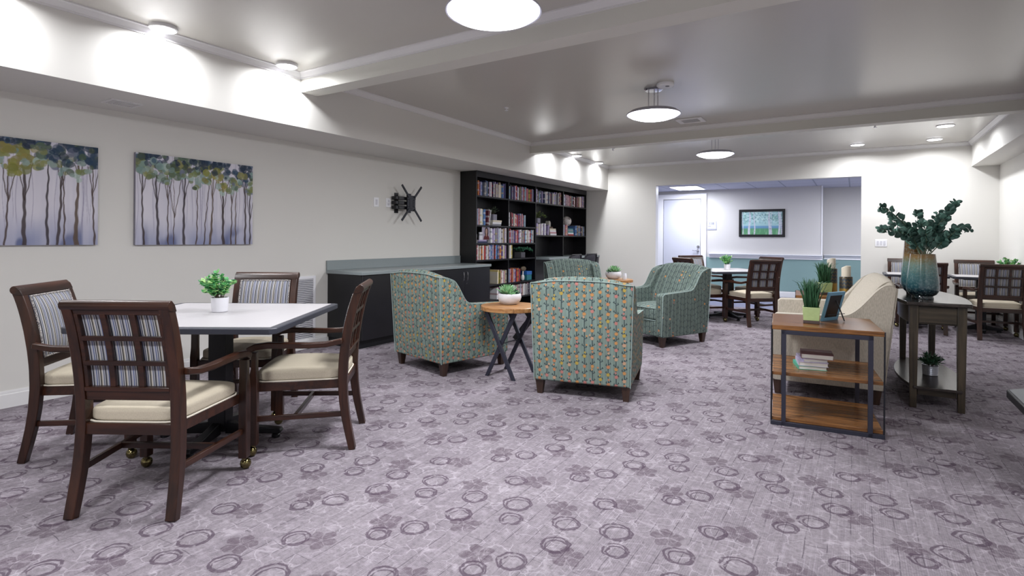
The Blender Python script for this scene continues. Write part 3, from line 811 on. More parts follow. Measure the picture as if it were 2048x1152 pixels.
def succulent(label, loc, col=0, rz=0, sc_=1.):
    t = thing('succulent_planter', label, 'plant', loc, rz)
    bm = B(); lathe(bm, [(.001, 0), (.06, 0), (.075, .006), (.098, .035), (.106, .065), (.100, .092), (.096, .097), (.090, .092), (.092, .078), (.001, .076)], 48, caps=False)
    for v in bm.verts:
        if v.co.z > .01 and v.co.xy.length > .08:
            a = math.atan2(v.co.y, v.co.x); k = 1+.012*math.sin(a*18+v.co.z*90)*math.sin(v.co.z*120); v.co.x *= k; v.co.y *= k
    finish('bowl', bm, M_pot, t); bm = B(); lathe(bm, [(.001, .078), (.092, .078), (.092, .081), (.001, .083)], 24, caps=False); finish('soil', bm, M_soil, t)
    def ros(c, r, n, mat, up=.7, L=1.):
        bm = B()
        for k in range(n):
            a = k*2.399; e = k/n; d = Vector((math.cos(a)*(1-e*.75), math.sin(a)*(1-e*.75), up*(.35+e*1.3)))
            leaf(bm, Vector(c), d, Vector((0, 0, 1)), r*L*(1-.2*e), r*.30, 0, 5, .8)
        o = finish_leaf('rosette', bm, mat, t); o.modifiers['thick'].thickness = .004; return o
    ros((-.02, -.01, .085), .115, 38, M_succ, 1.1); ros((.045, .02, .083), .062, 26, M_succd if col == 0 else M_succp, .6)
    ros((-.055, .045, .083), .055, 22, M_succd, .6); ros((.03, -.05, .083), .05, 20, M_succd if col else M_succ, .7); ros((.01, .055, .083), .06, 22, M_succ, .8)
    t.scale = (sc_,)*3; return t

# ---------------------------------------------------------------- round X-leg tables
def xtable(label, loc, rz, top_z=.66, r=.285, mat=M_round, metal=False):
    t = thing('side_table', label, 'table', loc, rz, 'round side tables on crossed legs')
    bm = B(); lathe(bm, [(.001, top_z-.042), (r-.004, top_z-.042), (r, top_z-.038), (r, top_z-.004), (r-.004, top_z), (.001, top_z)], 56, caps=False)
    finish('tabletop', bm, mat, t)
    zt = top_z-.042; a_ = .205; w = .19
    for k in range(4):
        y = .0
    def leg(p0, p1, up):
        bm = B(); bar(bm, p0, p1, .022, .042, up=(p1[2]-p0[2], 0, p0[0]-p1[0]))
        for v in bm.verts:
            if v.co.z < .06: v.co.z = 0.0 if v.co.z < .03 else v.co.z
            if v.co.z > zt-.03: v.co.z = min(v.co.z, zt)
        finish('leg', bm, M_gun, t, bevel=.002)
    for s in (-1, 1):
        leg((-.155, s*.165, .006), (.150, s*.165, zt-.004), (0, 1, 0))
        leg((.155, s*.188, .006), (-.150, s*.188, zt-.004), (0, 1, 0))
    bm = B(); tube(bm, [(0, -.18, .315), (0, .18, .315)], .0055, 8); finish('brace', bm, M_gun, t)
    return t
xtable('round wooden side table on crossed metal legs between the two nearest green armchairs', (-2.786, 4.435, 0), 0)
succulent('white bowl of green succulents on the round wooden side table', (-2.84, 4.50, .661), 0, .4, 1.08)
xtable('round side table behind the nearest green armchair, holding the red-tinged succulents', (-3.25, 8.31, 0), R(40), .66, .285)
succulent('white bowl of green and reddish succulents beside the small glass jar', (-3.285, 8.33, .661), 1, 2., 1.2)
t = thing('candle_jar', 'small clear glass jar beside the bowl of reddish succulents', 'jar', (-3.085, 8.30, .661))
bm = B(); lathe(bm, [(.001, 0), (.028, 0), (.032, .01), (.032, .075), (.026, .09), (.026, .10), (.023, .10), (.023, .09), (.029, .074), (.029, .012), (.001, .010)], 24, caps=False); finish('jar', bm, plain('#dfe2ea', .15, 0, .02), t)
# low coffee table glimpsed between the armchairs
t = thing('coffee_table', 'low wooden coffee table with dark crossed legs, glimpsed between the green armchairs', 'table', (-2.93, 5.95, 0), 0)
bm = B(); box(bm, -.60, .60, -.30, .30, .43, .47); finish('tabletop', bm, M_round, t, bevel=.004)
for sx in (-1, 1):
    for s in (-1, 1):
        bm = B(); bar(bm, (sx*.50-.22*s, sx*.02*s, .02), (sx*.50+.10*s, sx*.02*s, .418), .05, .075, up=(.4*s, 0, -.3))
        for v in bm.verts: v.co.z = max(0, min(.43, v.co.z))
        finish('leg', bm, M_black, t, bevel=.002)

# ---------------------------------------------------------------- green armchairs (forward = +y)
def spl3(P): return spline3(P)
def spline3(P, n=4):
    out = []; P = [P[0]]+P+[P[-1]]
    for i in range(1, len(P)-2):
        for k in range(n):
            u = k/n; p0, p1, p2, p3 = P[i-1:i+3]
            out.append(.5*((2*p1)+(p2-p0)*u+(2*p0-5*p1+4*p2-p3)*u*u+(3*p1-p0-3*p2+p3)*u**3))
    out.append(P[-2]); return out
def sp2(P, n=4):
    V = [Vector((a, b, 0)) for a, b in P]; V = [V[0]]+V+[V[-1]]; out = []
    for i in range(1, len(V)-2):
        for k in range(n):
            u = k/n; p0, p1, p2, p3 = V[i-1:i+3]
            v = .5*((2*p1)+(p2-p0)*u+(2*p0-5*p1+4*p2-p3)*u*u+(3*p1-p0-3*p2+p3)*u**3); out.append((v.x, v.y))
    out.append(P[-1]); return out
def make_armchair(name, label, cat, mat, pipe, W=.83, D=.84, seats=1, group=None, sofa=False):
    t = thing(name, label, cat, group=group)
    zb = .12; hb = .935 if not sofa else .925; za = .665 if not sofa else .702; aw = .115
    hw = W/2; yr = -D/2; yf = D/2
    lean = .045 if not sofa else .085
    def warp(v):
        k = max(0, (v.z-zb)/.83)
        if not sofa: v.x *= .955+.06*k
        if v.y < 0: v.y -= lean*k*(-v.y/(D/2))
        return v
    # sides: back top slopes down in a curve to the arm
    def side_prof():
        P = [(yr, zb), (yf-.02, zb), (yf, zb+.02), (yf-.004, za-.045), (yf-.03, za-.022)]
        if not sofa:
            cur = [(-.03, za-.004), (-.09, za+.006), (-.135, za+.035), (-.175, za+.095), (-.215, za+.165), (-.26, za+.225), (-.31, hb-.02), (-.36, hb-.004), (yr, hb)]
        else:
            cur = [(-.04, za-.016), (-.105, za-.010), (-.150, za+.008), (-.200, za+.058), (-.248, za+.130), (-.290, za+.198), (-.330, za+.241), (-.368, za+.247), (yr, za+.225)]
        return P+sp2(cur)
    pr = side_prof()
    for s in (-1, 1):
        bm = B(); vs = prism(bm, pr, s*(hw-aw), s*hw)
        for v in vs: v.co = warp(v.co)
        a = finish('arm', bm, mat, t, sharp=50, bevel=.016, seg=3)
        pb = B(); tube(pb, [warp(Vector((s*(hw-.004), p[0]+(0 if i else -.0), p[1]-.001))) for i, p in enumerate(pr[2:])], .0042, 6); finish('piping', pb, pipe, a)
    # back: crowned outer shell
    n = 14; rows = 10; th = .15
    bm = B(); F_, K_ = [], []
    for i in range(n+1):
        u = i/n*2-1; top = hb+.036*(1-abs(u)**3.2)*(1 if not sofa else .6)
        f, k = [], []
        for j in range(rows+1):
            v = j/rows; z = zb+(top-zb)*v; x = u*(hw-.001)
            bulge = .012*(1-u*u)*math.sin(PI*v)
            k.append(bm.verts.new(warp(Vector((x, yr-.001-bulge, z)))))
            f.append(bm.verts.new(warp(Vector((x*.995, yr+th*(1-.55*v), z)))))
        K_.append(k); F_.append(f)
    for i in range(n):
        for j in range(rows):
            bm.faces.new((K_[i][j], K_[i+1][j], K_[i+1][j+1], K_[i][j+1])); bm.faces.new((F_[i][j], F_[i][j+1], F_[i+1][j+1], F_[i+1][j]))
        bm.faces.new((K_[i][rows], K_[i+1][rows], F_[i+1][rows], F_[i][rows])); bm.faces.new((K_[i][0], F_[i][0], F_[i+1][0], K_[i+1][0]))
    for c in (0, n):
        for j in range(rows): bm.faces.new((K_[c][j], K_[c][j+1], F_[c][j+1], F_[c][j]))
    bk = finish('back', bm, mat, t, sharp=50, bevel=.012, seg=2)
    bm = B(); top = [K_[i] for i in range(n+1)]
    # piping along the back outline
    pts = [warp(Vector((-hw, yr-.004, zb+(hb-zb)*j/8))) for j in range(9)]
    pts += [warp(Vector(((i/n*2-1)*hw, yr-.006, hb+.036*(1-abs(i/n*2-1)**3.2)*(1 if not sofa else .6)-.012))) for i in range(1, n)]
    pts += [warp(Vector((hw, yr-.004, zb+(hb-zb)*j/8))) for j in range(8, -1, -1)]
    tube(bm, pts, .0042, 6); finish('piping', bm, pipe, bk)
    # front rail, deck
    bm = B(); box(bm, -(hw-aw)*.985, (hw-aw)*.985, yr+.05, yf-.045, zb, .30); finish('seat_base', bm, mat, t, bevel=.012)
    iw = (hw-aw)*2/seats
    for k in range(seats):
        cx = -(hw-aw)+iw*(k+.5)
        bm = B(); cushion(bm, (cx, .045, .385), (iw/2*.965, D/2-.085, .082), 9., .035, 7); cu = finish('seat_cushion', bm, mat, t, sharp=80)
        for zz in (.31, .458):
            pb = B(); pp = []
            for i in range(33):
                a = 2*PI*i/32+.1; c_, s_ = math.cos(a), math.sin(a); m = (abs(c_)**9+abs(s_)**9)**(-1/9)
                pp.append((cx+c_*m*iw/2*.965, .045+s_*m*(D/2-.085), zz))
            tube(pb, pp, .0045, 6); finish('piping', pb, pipe, cu)
    if True:   # one tight crowned back with welted edges
        dz = 0 if sofa else -.012
        top_y = yr-lean
        prf = [(.34, .44), (.33, .52), (.305, .61), (.258, .70), (.202, .79), (.150, .865), (.108, .925), (.068, .962), (.035, .975), (.012, .968), (-.004, .94), (.03, .60)]
        nx = 22; ww = hw-(.055 if sofa else .075); G = []; bm = B()
        for i in range(nx+1):
            u = i/nx*2-1; e = max(0, (abs(u)-.86)/.14); sh = .045*e*e; row = []
            for (v, z) in prf:
                zz = z+dz-(sh*.9 if z > .6 else 0)+(.030*(1-u*u) if z > .7 else 0)
                row.append(bm.verts.new((u*ww, top_y+v-(sh if v > .05 else 0), zz)))
            G.append(row)
        m_ = len(prf)
        for i in range(nx):
            for k in range(m_): bm.faces.new((G[i][k], G[i+1][k], G[i+1][(k+1) % m_], G[i][(k+1) % m_]))
        bm.faces.new(G[0]); bm.faces.new(G[-1][::-1])
        bc = finish('back_cushion', bm, mat, t, sharp=60)
        for i in (1, nx-1):
            pb = B(); tube(pb, spl3([g for g in [Vector((0, 0, 0))+Vector(((i/nx*2-1)*ww, top_y+v+.002, z+dz+.004*(z > .7)+(.030*(1-(i/nx*2-1)**2) if z > .7 else 0)-(.012 if z > .6 else 0))) for v, z in prf[:10]]]), .0045, 6); finish('piping', pb, pipe, bc)
    for sx in (-1, 1):
        for sy in (-1, 1):
            bm = B(); x, y = sx*(hw-.058), sy*(D/2-.052)
            h0 = .022; h1 = .036
            if sofa: h0, h1 = .030, .045
            a = [bm.verts.new((x+i*h0, y+j*h0, 0)) for i, j in ((-1, -1), (1, -1), (1, 1), (-1, 1))]
            b = [bm.verts.new((x+i*h1, y+j*h1, zb+.002)) for i, j in ((-1, -1), (1, -1), (1, 1), (-1, 1))]
            bm.faces.new(a); bm.faces.new(b[::-1])
            for q in range(4): bm.faces.new((a[q], a[(q+1) % 4], b[(q+1) % 4], b[q]))
            finish('leg', bm, M_leg, t, bevel=.003)
    return t
M_pg = plain('#8b9c98', .85)
GG = 'green blossom-patterned armchairs in the lounge circle'
a1 = make_armchair('armchair', 'green blossom-patterned armchair seen squarely from behind, nearest the camera', 'armchair', M_blos, M_pg, group=GG)
def heading(o, x, y, ang): o.location = (x, y, 0); o.rotation_euler = (0, 0, R(ang-90))
def fromrear(x, y, ang, back): h = R(ang); return x+back*math.cos(h), y+back*math.sin(h)
x, y = fromrear(-1.892, 4.128, 102.7, .37); heading(a1, x, y, 102.7)
x, y = fromrear(-3.615, 4.11, 76., .37); a2 = dup(a1, 'green blossom-patterned armchair left of the round side table, before the black cabinet', (x, y, 0), R(76-90), GG)
a3 = make_armchair('armchair', 'green twig-patterned armchair at right of the circle, turned toward the camera', 'armchair', M_blos2, M_pg, group=GG); heading(a3, -2.12, 7.02, 245)
a4 = dup(a3, 'green twig-patterned armchair at the back of the circle, before the bookcase desk', (-3.47, 7.40, 0), R(-49-90), GG)

sofa = make_armchair('loveseat', 'beige upholstered loveseat facing left, between two wooden end tables', 'sofa', M_beige, M_beigep, W=1.45, D=.79, seats=1, sofa=True)
heading(sofa, -.2514, 5.870, 184.5)

# ---------------------------------------------------------------- end tables beside the loveseat
def end_table(label, cx, cy, ang):
    t = thing('end_table', label, 'table', (cx, cy, 0), R(ang), 'three-tier wood and metal end tables')
    h = .334; X = h-.077
    bm = B(); box(bm, -h, h, -h, h, .670, .702); finish('tabletop', bm, M_et, t, bevel=.002)
    for z0, z1 in ((.348, .372), (.028, .052)):
        bm = B(); box(bm, -h+.004, h-.004, -h+.012, h-.012, z0, z1); finish('shelf', bm, M_et, t, bevel=.002)
    for sy in (-1, 1):
        y0 = sy*(h+.001) - (.0 if sy < 0 else 0)
        a, b = (-h-.012, -h+.012) if sy < 0 else (h-.012, h+.012)
        bm = B()
        for sx in (-1, 1): box(bm, sx*X-.014, sx*X+.014, a, b, .0, .670)
        box(bm, -X-.014, X+.014, a, b, .642, .670)
        box(bm, -h-.004, h+.004, a, b, 0, .028)
        finish('frame', bm, M_gun, t, bevel=.0015)
        for sx in (-1, 1):
            bm = B(); tube(bm, [(sx*(h+.001), sy*(h-.004), .0), (sx*(h+.001), sy*(h-.004), .70)], .0052, 6); finish('rod', bm, M_blackm, t)
    return t
end_table('wood and metal end table nearest the camera, beside the loveseat, with books on its shelf', -.196, 4.635, 6.2)
end_table('second wooden end table beyond the loveseat, carrying the pillar candles', -.235, 7.075, 4.5)

def grass_pot(label, loc, rz, sc_=1.):
    t = thing('potted_grass', label, 'plant', loc, rz)
    bm = B()
    for z0, z1, h0, h1 in ((.0, .018, .048, .047),): pass
    box(bm, -.046, .046, -.046, .046, 0, .020); finish('base_tray', bm, M_limeb, t, bevel=.003)
    bm = B(); q0, q1 = .045, .050
    o0 = [bm.verts.new((i*q0, j*q0, .020)) for i, j in ((-1, -1), (1, -1), (1, 1), (-1, 1))]; o1 = [bm.verts.new((i*q1, j*q1, .105)) for i, j in ((-1, -1), (1, -1), (1, 1), (-1, 1))]
    n1 = [bm.verts.new((i*(q1-.006), j*(q1-.006), .105)) for i, j in ((-1, -1), (1, -1), (1, 1), (-1, 1))]; n0 = [bm.verts.new((i*(q1-.008), j*(q1-.008), .090)) for i, j in ((-1, -1), (1, -1), (1, 1), (-1, 1))]
    bm.faces.new(o0); bm.faces.new(n0)
    for q in range(4):
        r = (q+1) % 4; bm.faces.new((o0[q], o0[r], o1[r], o1[q])); bm.faces.new((o1[q], o1[r], n1[r], n1[q])); bm.faces.new((n1[q], n1[r], n0[r], n0[q]))
    finish('pot', bm, M_lime, t, bevel=.002)
    grass(t, (0, 0, .088), .036, .036, .20, 210, M_grass, .42); t.scale = (sc_,)*3
    return t
grass_pot('tall green grass in a pale lime pot on the near end table', (-.262, 4.52, .702), R(2), 1.12)
grass_pot('tall green grass in a lime pot on the far end table, left of the candles', (-.285, 7.02, .702), R(28), 1.25)
# picture frame seen from behind
t = thing('picture_frame', 'blue picture frame seen from behind on the near end table', 'picture frame', (-.160, 4.735, .7035), R(62))
bm = B(); fw, fh, bw = .105, .225, .026
Mt = Matrix.Rotation(R(15), 4, 'X')
for (a, b, c, d_) in ((-fw, fw, 0, bw), (-fw, fw, fh-bw, fh), (-fw, -fw+bw, bw, fh-bw), (fw-bw, fw, bw, fh-bw)): box(bm, a, b, -.007, .007, c, d_, M=Mt)
finish('frame', bm, plain('#6c9cb8', .45), t, bevel=.002)
bm = B(); box(bm, -fw+bw, fw-bw, -.004, .004, bw, fh-bw, M=Mt); finish('backing', bm, M_black, t)
bm = B(); tube(bm, [(.02, -.045, .15), (.030, -.098, .004)], .0045, 6); tube(bm, [(.030, -.100, .060), (-.045, -.022, .045)], .0025, 6); finish('easel_leg', bm, M_black, t)
# stack of four books on its middle shelf
def flatbook(label, loc, rz, w, d, h, cov, pages='#d9d6cf', grp='books stacked flat on the near end table'):
    t = thing('book', label, 'book', loc, rz, grp)
    bm = B(); box(bm, -w/2, w/2, -d/2, d/2, 0, .0025); box(bm, -w/2, w/2, -d/2, d/2, h-.0025, h); box(bm, -w/2, -w/2+.003, -d/2, d/2, .0025, h-.0025)
    finish('cover', bm, plain(cov, .5), t)
    bm = B(); box(bm, -w/2+.003, w/2-.005, -d/2+.004, d/2-.004, .0026, h-.0026); finish('pages', bm, plain(pages, .9), t)
    return t
bz = .3725; bx, by = -.275, 4.57
for i, (w, d, h, c, r, ox, lb) in enumerate([(.185, .22, .026, '#4aa78d', 14, .0, 'mint green book at the bottom of the stack on the end table shelf'),
        (.19, .22, .028, '#c9bfd8', 10, .012, 'lilac book second from the bottom on the end table shelf'),
        (.16, .21, .024, '#b9b2cf', 18, .014, 'slim lavender book just beneath the topmost one on the end table shelf'),
        (.205, .21, .034, '#6a3c48', 6, .044, 'maroon and dark book topmost of the stack on the end table shelf')]):
    flatbook(lb, (bx+ox, by, bz), R(r), w, d, h, c); bz += h+.0004
# candle holders
def candle(label, x, y, h, ch, rz=0):
    t = thing('pillar_candle', label, 'candle', (x, y, .702), rz, 'pillar candles in patterned holders')
    def mt():
        t2 = NT('hammered_brass'); a, b, c = t2.sep(t2.co()); ang = t2.math('ARCTAN2', b, a)
        zz = (c-h*.42); tri = ((ang*(12/(2*PI))).mod(1.)-.5).abs(); dia = ((c*26.+tri).mod(1.)-.5).abs()
        up = t2.ramp01(c, h*.40, h*.42); col = t2.mix(t2.ramp01(dia, .05, .16), '#6d5a35', '#3d4246'); t2.out(t2.mix(up, '#9a7a3c', col), .35, .75); return t2.mat
    r = .062; bm = B(); lathe(bm, [(.001, 0), (r, 0), (r, h-.006), (r-.004, h), (r-.012, h-.004), (.001, h-.006)], 36, caps=False); finish('holder', bm, mt(), t)
    bm = B(); cr = .044
    lathe(bm, [(.001, 0), (cr, 0), (cr, ch), (cr*.9, ch+.004), (cr*.7, ch-.006), (.001, ch-.010)], 32, (0, 0, h-.004), caps=False)
    for v in bm.verts:
        if v.co.z > h+ch*.7: v.co.z -= .022*max(0, -v.co.x/cr)
    finish('candle', bm, plain('#ded6c4', .45, 0, .03), t); return t
candle('shorter pillar candle on a brass holder, right of the pair on the far end table', -.075, 6.85, .215, .115)
candle('taller pillar candle on a dark holder, left of the pair on the far end table', -.225, 7.25, .28, .118)

# ---------------------------------------------------------------- console table behind the loveseat
t = thing('console_table', 'dark brown console table with bowed sides behind the loveseat, holding two teal vases', 'table', (.545, 5.30, 0), R(1.5))
def boat(L, w0, w1, bow, n=14, y0=0, ch=0):
    Rr = []
    for i in range(n+1):
        u = i/n; w = w0+(w1-w0)*u+bow*4*u*(1-u); Rr.append((w, y0+L*u))
    Lr = [(-a, b) for a, b in Rr[::-1]]
    return Rr+Lr
bm = B(); prism(bm, boat(1.36, .200, .150, .075, y0=-.045), .802, .830, 2); finish('tabletop', bm, M_constop, t, bevel=.007, seg=3)
bm = B()
prism(bm, boat(1.20, .158, .115, .065, y0=.02), .655, .802, 2)
finish('apron', bm, M_consx, t, bevel=.002)
bm = B(); box(bm, -.118, .118, .004, .022, .668, .792); finish('drawer_front', bm, M_consx, t, bevel=.002)
for x_, y_ in ((-.148, .025), (.148, .025), (-.112, 1.215), (.112, 1.215)):
    bm = B(); vs = box(bm, x_-.030, x_+.030, y_-.030, y_+.030, 0, .802)
    for v in vs:
        if v.co.z < .01: v.co.x = x_+(v.co.x-x_)*.72; v.co.y = y_+(v.co.y-y_)*.72
    finish('leg', bm, M_cons, t, bevel=.003)
bm = B(); prism(bm, boat(1.26, .150, .112, .095, y0=-.01), .150, .172, 2); finish('shelf', bm, M_constop, t, bevel=.004)
bm = B(); prism(bm, boat(1.14, .120, .085, .070, y0=.03), .100, .150, 2); finish('shelf_apron', bm, M_consx, t, bevel=.002)

def vase_mat():
    t = NT('reactive_glaze'); x, y, z = t.sep(t.co()); f = t.noise(t.co(), 70., 2.); sp = t.noise(t.co(), 260., 1.)
    c = t.ramp(z/.40, [(0, '#0b151c'), (.16, '#10242d'), (.24, '#1f444e'), (.5, '#356468'), (.68, '#5c7f7a'), (.78, '#6f7358'), (.86, '#7a5f34'), (.95, '#4e361a')])
    band = t.ramp01(z/.40, .30, .75)
    c = t.mix(t.ramp01(sp, .50, .60)*band*.65, c, '#7c6238'); c = t.mix(t.ramp01(f, .45, .75)*.28, c, '#8fa9a6')
    t.out(c, .12, spec=.6, coat=.6); return t.mat
M_vase = vase_mat()
def vase(label, loc, prof):
    o = thing('vase', label, 'vase', loc, 0, 'teal glazed vases on the console table')
    bm = B(); lathe(bm, [(a*(.78 if label.startswith('wide') else .84), b*.95 if label.startswith('wide') else b) for a, b in prof], 64, caps=False); finish('body', bm, M_vase, o, sharp=60); return o
vase('wide teal glazed vase with speckled amber rim holding eucalyptus, on the console table', (.472, 5.56, .830),
     [(.001, 0), (.094, 0), (.096, .006), (.092, .022), (.090, .028), (.118, .042), (.138, .070), (.142, .100), (.139, .15), (.130, .22), (.119, .30), (.109, .375), (.108, .386), (.102, .386), (.103, .37), (.110, .30), (.118, .2), (.09, .06), (.001, .05)])
vase('taller grey-green vase standing behind the wide teal one', (.452, 6.0, .830),
     [(.001, 0), (.070, 0), (.072, .02), (.095, .04), (.116, .08), (.119, .12), (.115, .2), (.104, .32), (.094, .42), (.090, .495), (.084, .495), (.086, .42), (.096, .3), (.105, .15), (.08, .06), (.001, .05)])
# eucalyptus
t = thing('eucalyptus_branches', 'eucalyptus branches with round blue-green leaves spreading from the wide teal vase', 'branches', (.472, 5.56, .830))
r_img = Vector((math.cos(yaw), math.sin(yaw), 0)); d_img = Vector((-math.sin(yaw), math.cos(yaw), 0)); PXM = .00415
def ip(px, py_, dep=0.): return Vector((0, 0, -.0))+ r_img*((px-1846)*PXM)+Vector((0, 0, (597-py_)*PXM))+d_img*dep
brs = [[(1846, 520, 0), (1830, 470, .02), (1806, 438, .05), (1786, 421, .07), (1777, 417, .08)],
       [(1846, 520, 0), (1822, 480, -.03), (1795, 468, -.06), (1768, 464, -.08), (1748, 461, -.09)],
       [(1848, 520, 0), (1850, 470, .06), (1853, 440, .10), (1858, 426, .12)],
       [(1850, 520, 0), (1872, 465, .0), (1893, 432, .02), (1908, 415, .03), (1916, 406, .03)],
       [(1850, 520, 0), (1878, 478, -.07), (1900, 458, -.10), (1914, 462, -.12)],
       [(1846, 520, 0), (1838, 485, -.08), (1828, 462, -.12), (1818, 450, -.14)],
       [(1848, 520, 0), (1862, 488, -.10), (1874, 470, -.15), (1884, 456, -.17)],
       [(1846, 520, 0), (1842, 480, .10), (1832, 455, .16), (1815, 440, .2)],
       [(1850, 520, 0), (1880, 490, .05), (1892, 484, .08)],
       [(1846, 520, 0), (1856, 470, -.05), (1868, 445, -.07), (1874, 438, -.08)],
       [(1849, 520, 0), (1873, 470, .08), (1890, 445, .12), (1903, 426, .15)]]
def spline(P, n=10):
    out = []; P = [P[0]]+P+[P[-1]]
    for i in range(1, len(P)-2):
        for k in range(n):
            u = k/n; p0, p1, p2, p3 = P[i-1:i+3]
            out.append(.5*((2*p1)+(p2-p0)*u+(2*p0-5*p1+4*p2-p3)*u*u+(3*p1-p0-3*p2+p3)*u**3))
    out.append(P[-2]); return out
sb = B(); lb_ = B()
rr = random.Random(11)
for bi, b in enumerate(brs):
    P = spline([ip(*q) for q in b], 8); tube(sb, P, [.0032*(1-.6*i/len(P)) for i in range(len(P))], 6)
    for i in range(5, len(P)):
        f = i/len(P)
        for s in ((-1, 0, 1) if f < .5 else (-1, 1)):
            if rr.random() < (.15 if f < .55 else .25): continue
            d = (P[min(i+1, len(P)-1)]-P[max(0, i-1)]).normalized(); sd = d.cross(Vector((rr.uniform(-1, 1), rr.uniform(-1, 1), rr.uniform(-1, 1)))).normalized()
            dd = (d*.5+sd*1.0+Vector((0, 0, .15))).normalized()
            L = (.064-.026*f)*rr.uniform(.75, 1.15)
            leaf(lb_, P[i]+dd*.006, dd, -d_img+Vector((rr.uniform(-.6, .6), rr.uniform(-.6, .6), rr.uniform(-.3, .8))), L, L*.95, rr.randrange(3), 8, .04, .6)
    if bi in (0, 3, 1, 4):
        for k in range(7):
            q = P[-rr.randrange(2, 8)]+Vector((rr.uniform(-.025, .025), rr.uniform(-.02, .02), rr.uniform(-.02, .02)))
            bb = B(); bmesh.ops.create_icosphere(bb, subdivisions=1, radius=.0038, matrix=Matrix.Translation(q)); finish('seed_pod', bb, M_eucs, t)
finish('stem', sb, M_eucs, t)
finish_leaf('foliage', lb_, [M_euc, plain('#35564d', .5, 0, .3, scale=12.), plain('#5d8578', .5, 0, .3, scale=12.)], t)
# tin plant on console shelf
t = thing('potted_plant', 'spiky green plant in a ribbed tin pot on the lower shelf of the console table', 'plant', (.548, 5.80, .1722))
bm = B(); pf = [(.001, 0), (.055, 0)]
for i in range(9): pf += [(.058+.0006*i, .006+.009*i), (.056+.0006*i, .0105+.009*i)]
pf += [(.064, .095), (.060, .095), (.058, .085), (.001, .085)]
lathe(bm, pf, 32, caps=False); finish('pot', bm, plain('#a9abb6', .35, .8), t)
bushy(t, (0, 0, .08), .12, .12, 420, .050, .011, [M_dkgrn, M_succd, M_grass], 20); t.scale = (.92,)*3

# octagonal low table at right edge
t = thing('coffee_table', 'low grey-topped table corner with black edge at the right edge of the photo', 'table', (1.288, 3.955, 0), 0)
ang8 = [R(22.5+45*i) for i in range(8)]; rad = .5875
bm = B(); prism(bm, [(rad*math.cos(a), rad*math.sin(a)) for a in ang8], .405, .451, 2); finish('edge_band', bm, M_black, t, bevel=.006)
bm = B(); prism(bm, [((rad-.012)*math.cos(a), (rad-.012)*math.sin(a)) for a in ang8], .4512, .4535, 2); finish('tabletop', bm, plain('#3f444d', .3, 0., .1), t)
bm = B(); box(bm, -.06, .06, -.06, .06, .03, .405); finish('column', bm, M_black, t, bevel=.005)
for i in range(4):
    bm = B(); prism(bm, [(.05, 0), (.05, .05), (.34, .03), (.36, 0)], -.03, .03); bmesh.ops.rotate(bm, verts=bm.verts, matrix=Matrix.Rotation(R(90*i), 3, 'Z')); finish('leg', bm, M_black, t, bevel=.003)
#PART3
# ---------------------------------------------------------------- black base cabinet + counter
CY0, CY1, CX = 4.43, 7.035, -4.80
t = thing('base_cabinet', 'long black base cabinet under the grey counter along the left wall', 'cabinet', (XL, CY0, 0))
L = CY1-CY0; Dp = CX-XL
bm = B(); box(bm, .002, Dp-.07, .02, L-.002, 0, .10); finish('toe_kick', bm, M_black, t)
bm = B(); box(bm, .002, Dp-.022, 0, L-.002, .10, .862); finish('body', bm, M_bc, t, bevel=.002)
nd = 4; w = (L-.006)/nd
for i in range(nd):
    bm = B(); box(bm, Dp-.020, Dp, .002+i*w+.002, .002+(i+1)*w-.002, .105, .857); dr = finish('door', bm, M_bc2, t, bevel=.0015)
    s = 1 if i % 2 == 0 else -1
    yy = .002+(i+1)*w-.045 if s > 0 else .002+i*w+.045
    bm = B(); tube(bm, [(Dp-.001, yy, .812), (Dp+.022, yy, .80), (Dp+.028, yy, .745), (Dp+.022, yy, .69), (Dp-.001, yy, .678)], .0052, 8); finish('handle', bm, M_chrome, dr)
    if s < 0:
        bm = B(); lathe(bm, [(.001, 0), (.009, 0), (.009, .006), (.001, .006)], 14, caps=False); bmesh.ops.rotate(bm, verts=bm.verts, matrix=Matrix.Rotation(R(90), 3, 'Y')); bmesh.ops.translate(bm, verts=bm.verts, vec=(Dp, yy, .64)); finish('lock', bm, M_chrome, dr)
t = thing('countertop', 'grey countertop with backsplash on the black base cabinet', 'countertop', (XL, CY0, .862))
bm = B(); box(bm, .001, Dp+.025, -.025, L, .0005, .038); finish('slab', bm, M_count, t, bevel=.004)
bm = B(); box(bm, .001, .022, -.025, L, .038, .155); finish('backsplash', bm, M_count, t, bevel=.002)

# ---------------------------------------------------------------- bookcase
BX = -5.08; BZ = 2.372
bay = [(7.04, 8.005), (8.005, 8.955), (8.955, 10.10), (10.10, 11.235)]
SH = {0: [1.985, 1.512, 1.222, .950, .53, .27], 1: [1.985, 1.512, 1.222, .950, .53, .27], 2: [1.985, 1.367], 3: [1.985, 1.367]}
t = thing('bookcase', 'tall black bookcase with two bays of books, nearest the black base cabinet', 'bookcase', (XL, 7.04, 0))
D2 = BX-XL; T = .024
def side(y, z0=0):
    bm = B(); box(bm, .002, D2, y-7.04-T/2, y-7.04+T/2, z0, BZ-.002); return bm
hut = thing('desk_hutch', 'black shelf hutch with two book-filled bays standing on the grey desk counter', 'bookcase', (XL, 7.04, 0))
YS = 8.967-7.04
finish('side_panel', side(7.04+T/2+.001), M_bc, t, bevel=.001)
finish('side_panel', side(11.235-T/2, .9425), M_bc, hut, bevel=.001)
for y in (8.005, 8.955): finish('divider', side(y), M_bc2, t, bevel=.001)
finish('divider', side(10.10, .9425), M_bc2, hut, bevel=.001)
bm = B(); box(bm, .002, .010, .001, YS-.001, .02, BZ-.004); finish('back_panel', bm, M_bc, t)
bm = B(); box(bm, .002, .010, YS+.001, 11.235-7.04, .9425, BZ-.004); finish('back_panel', bm, M_bc, hut)
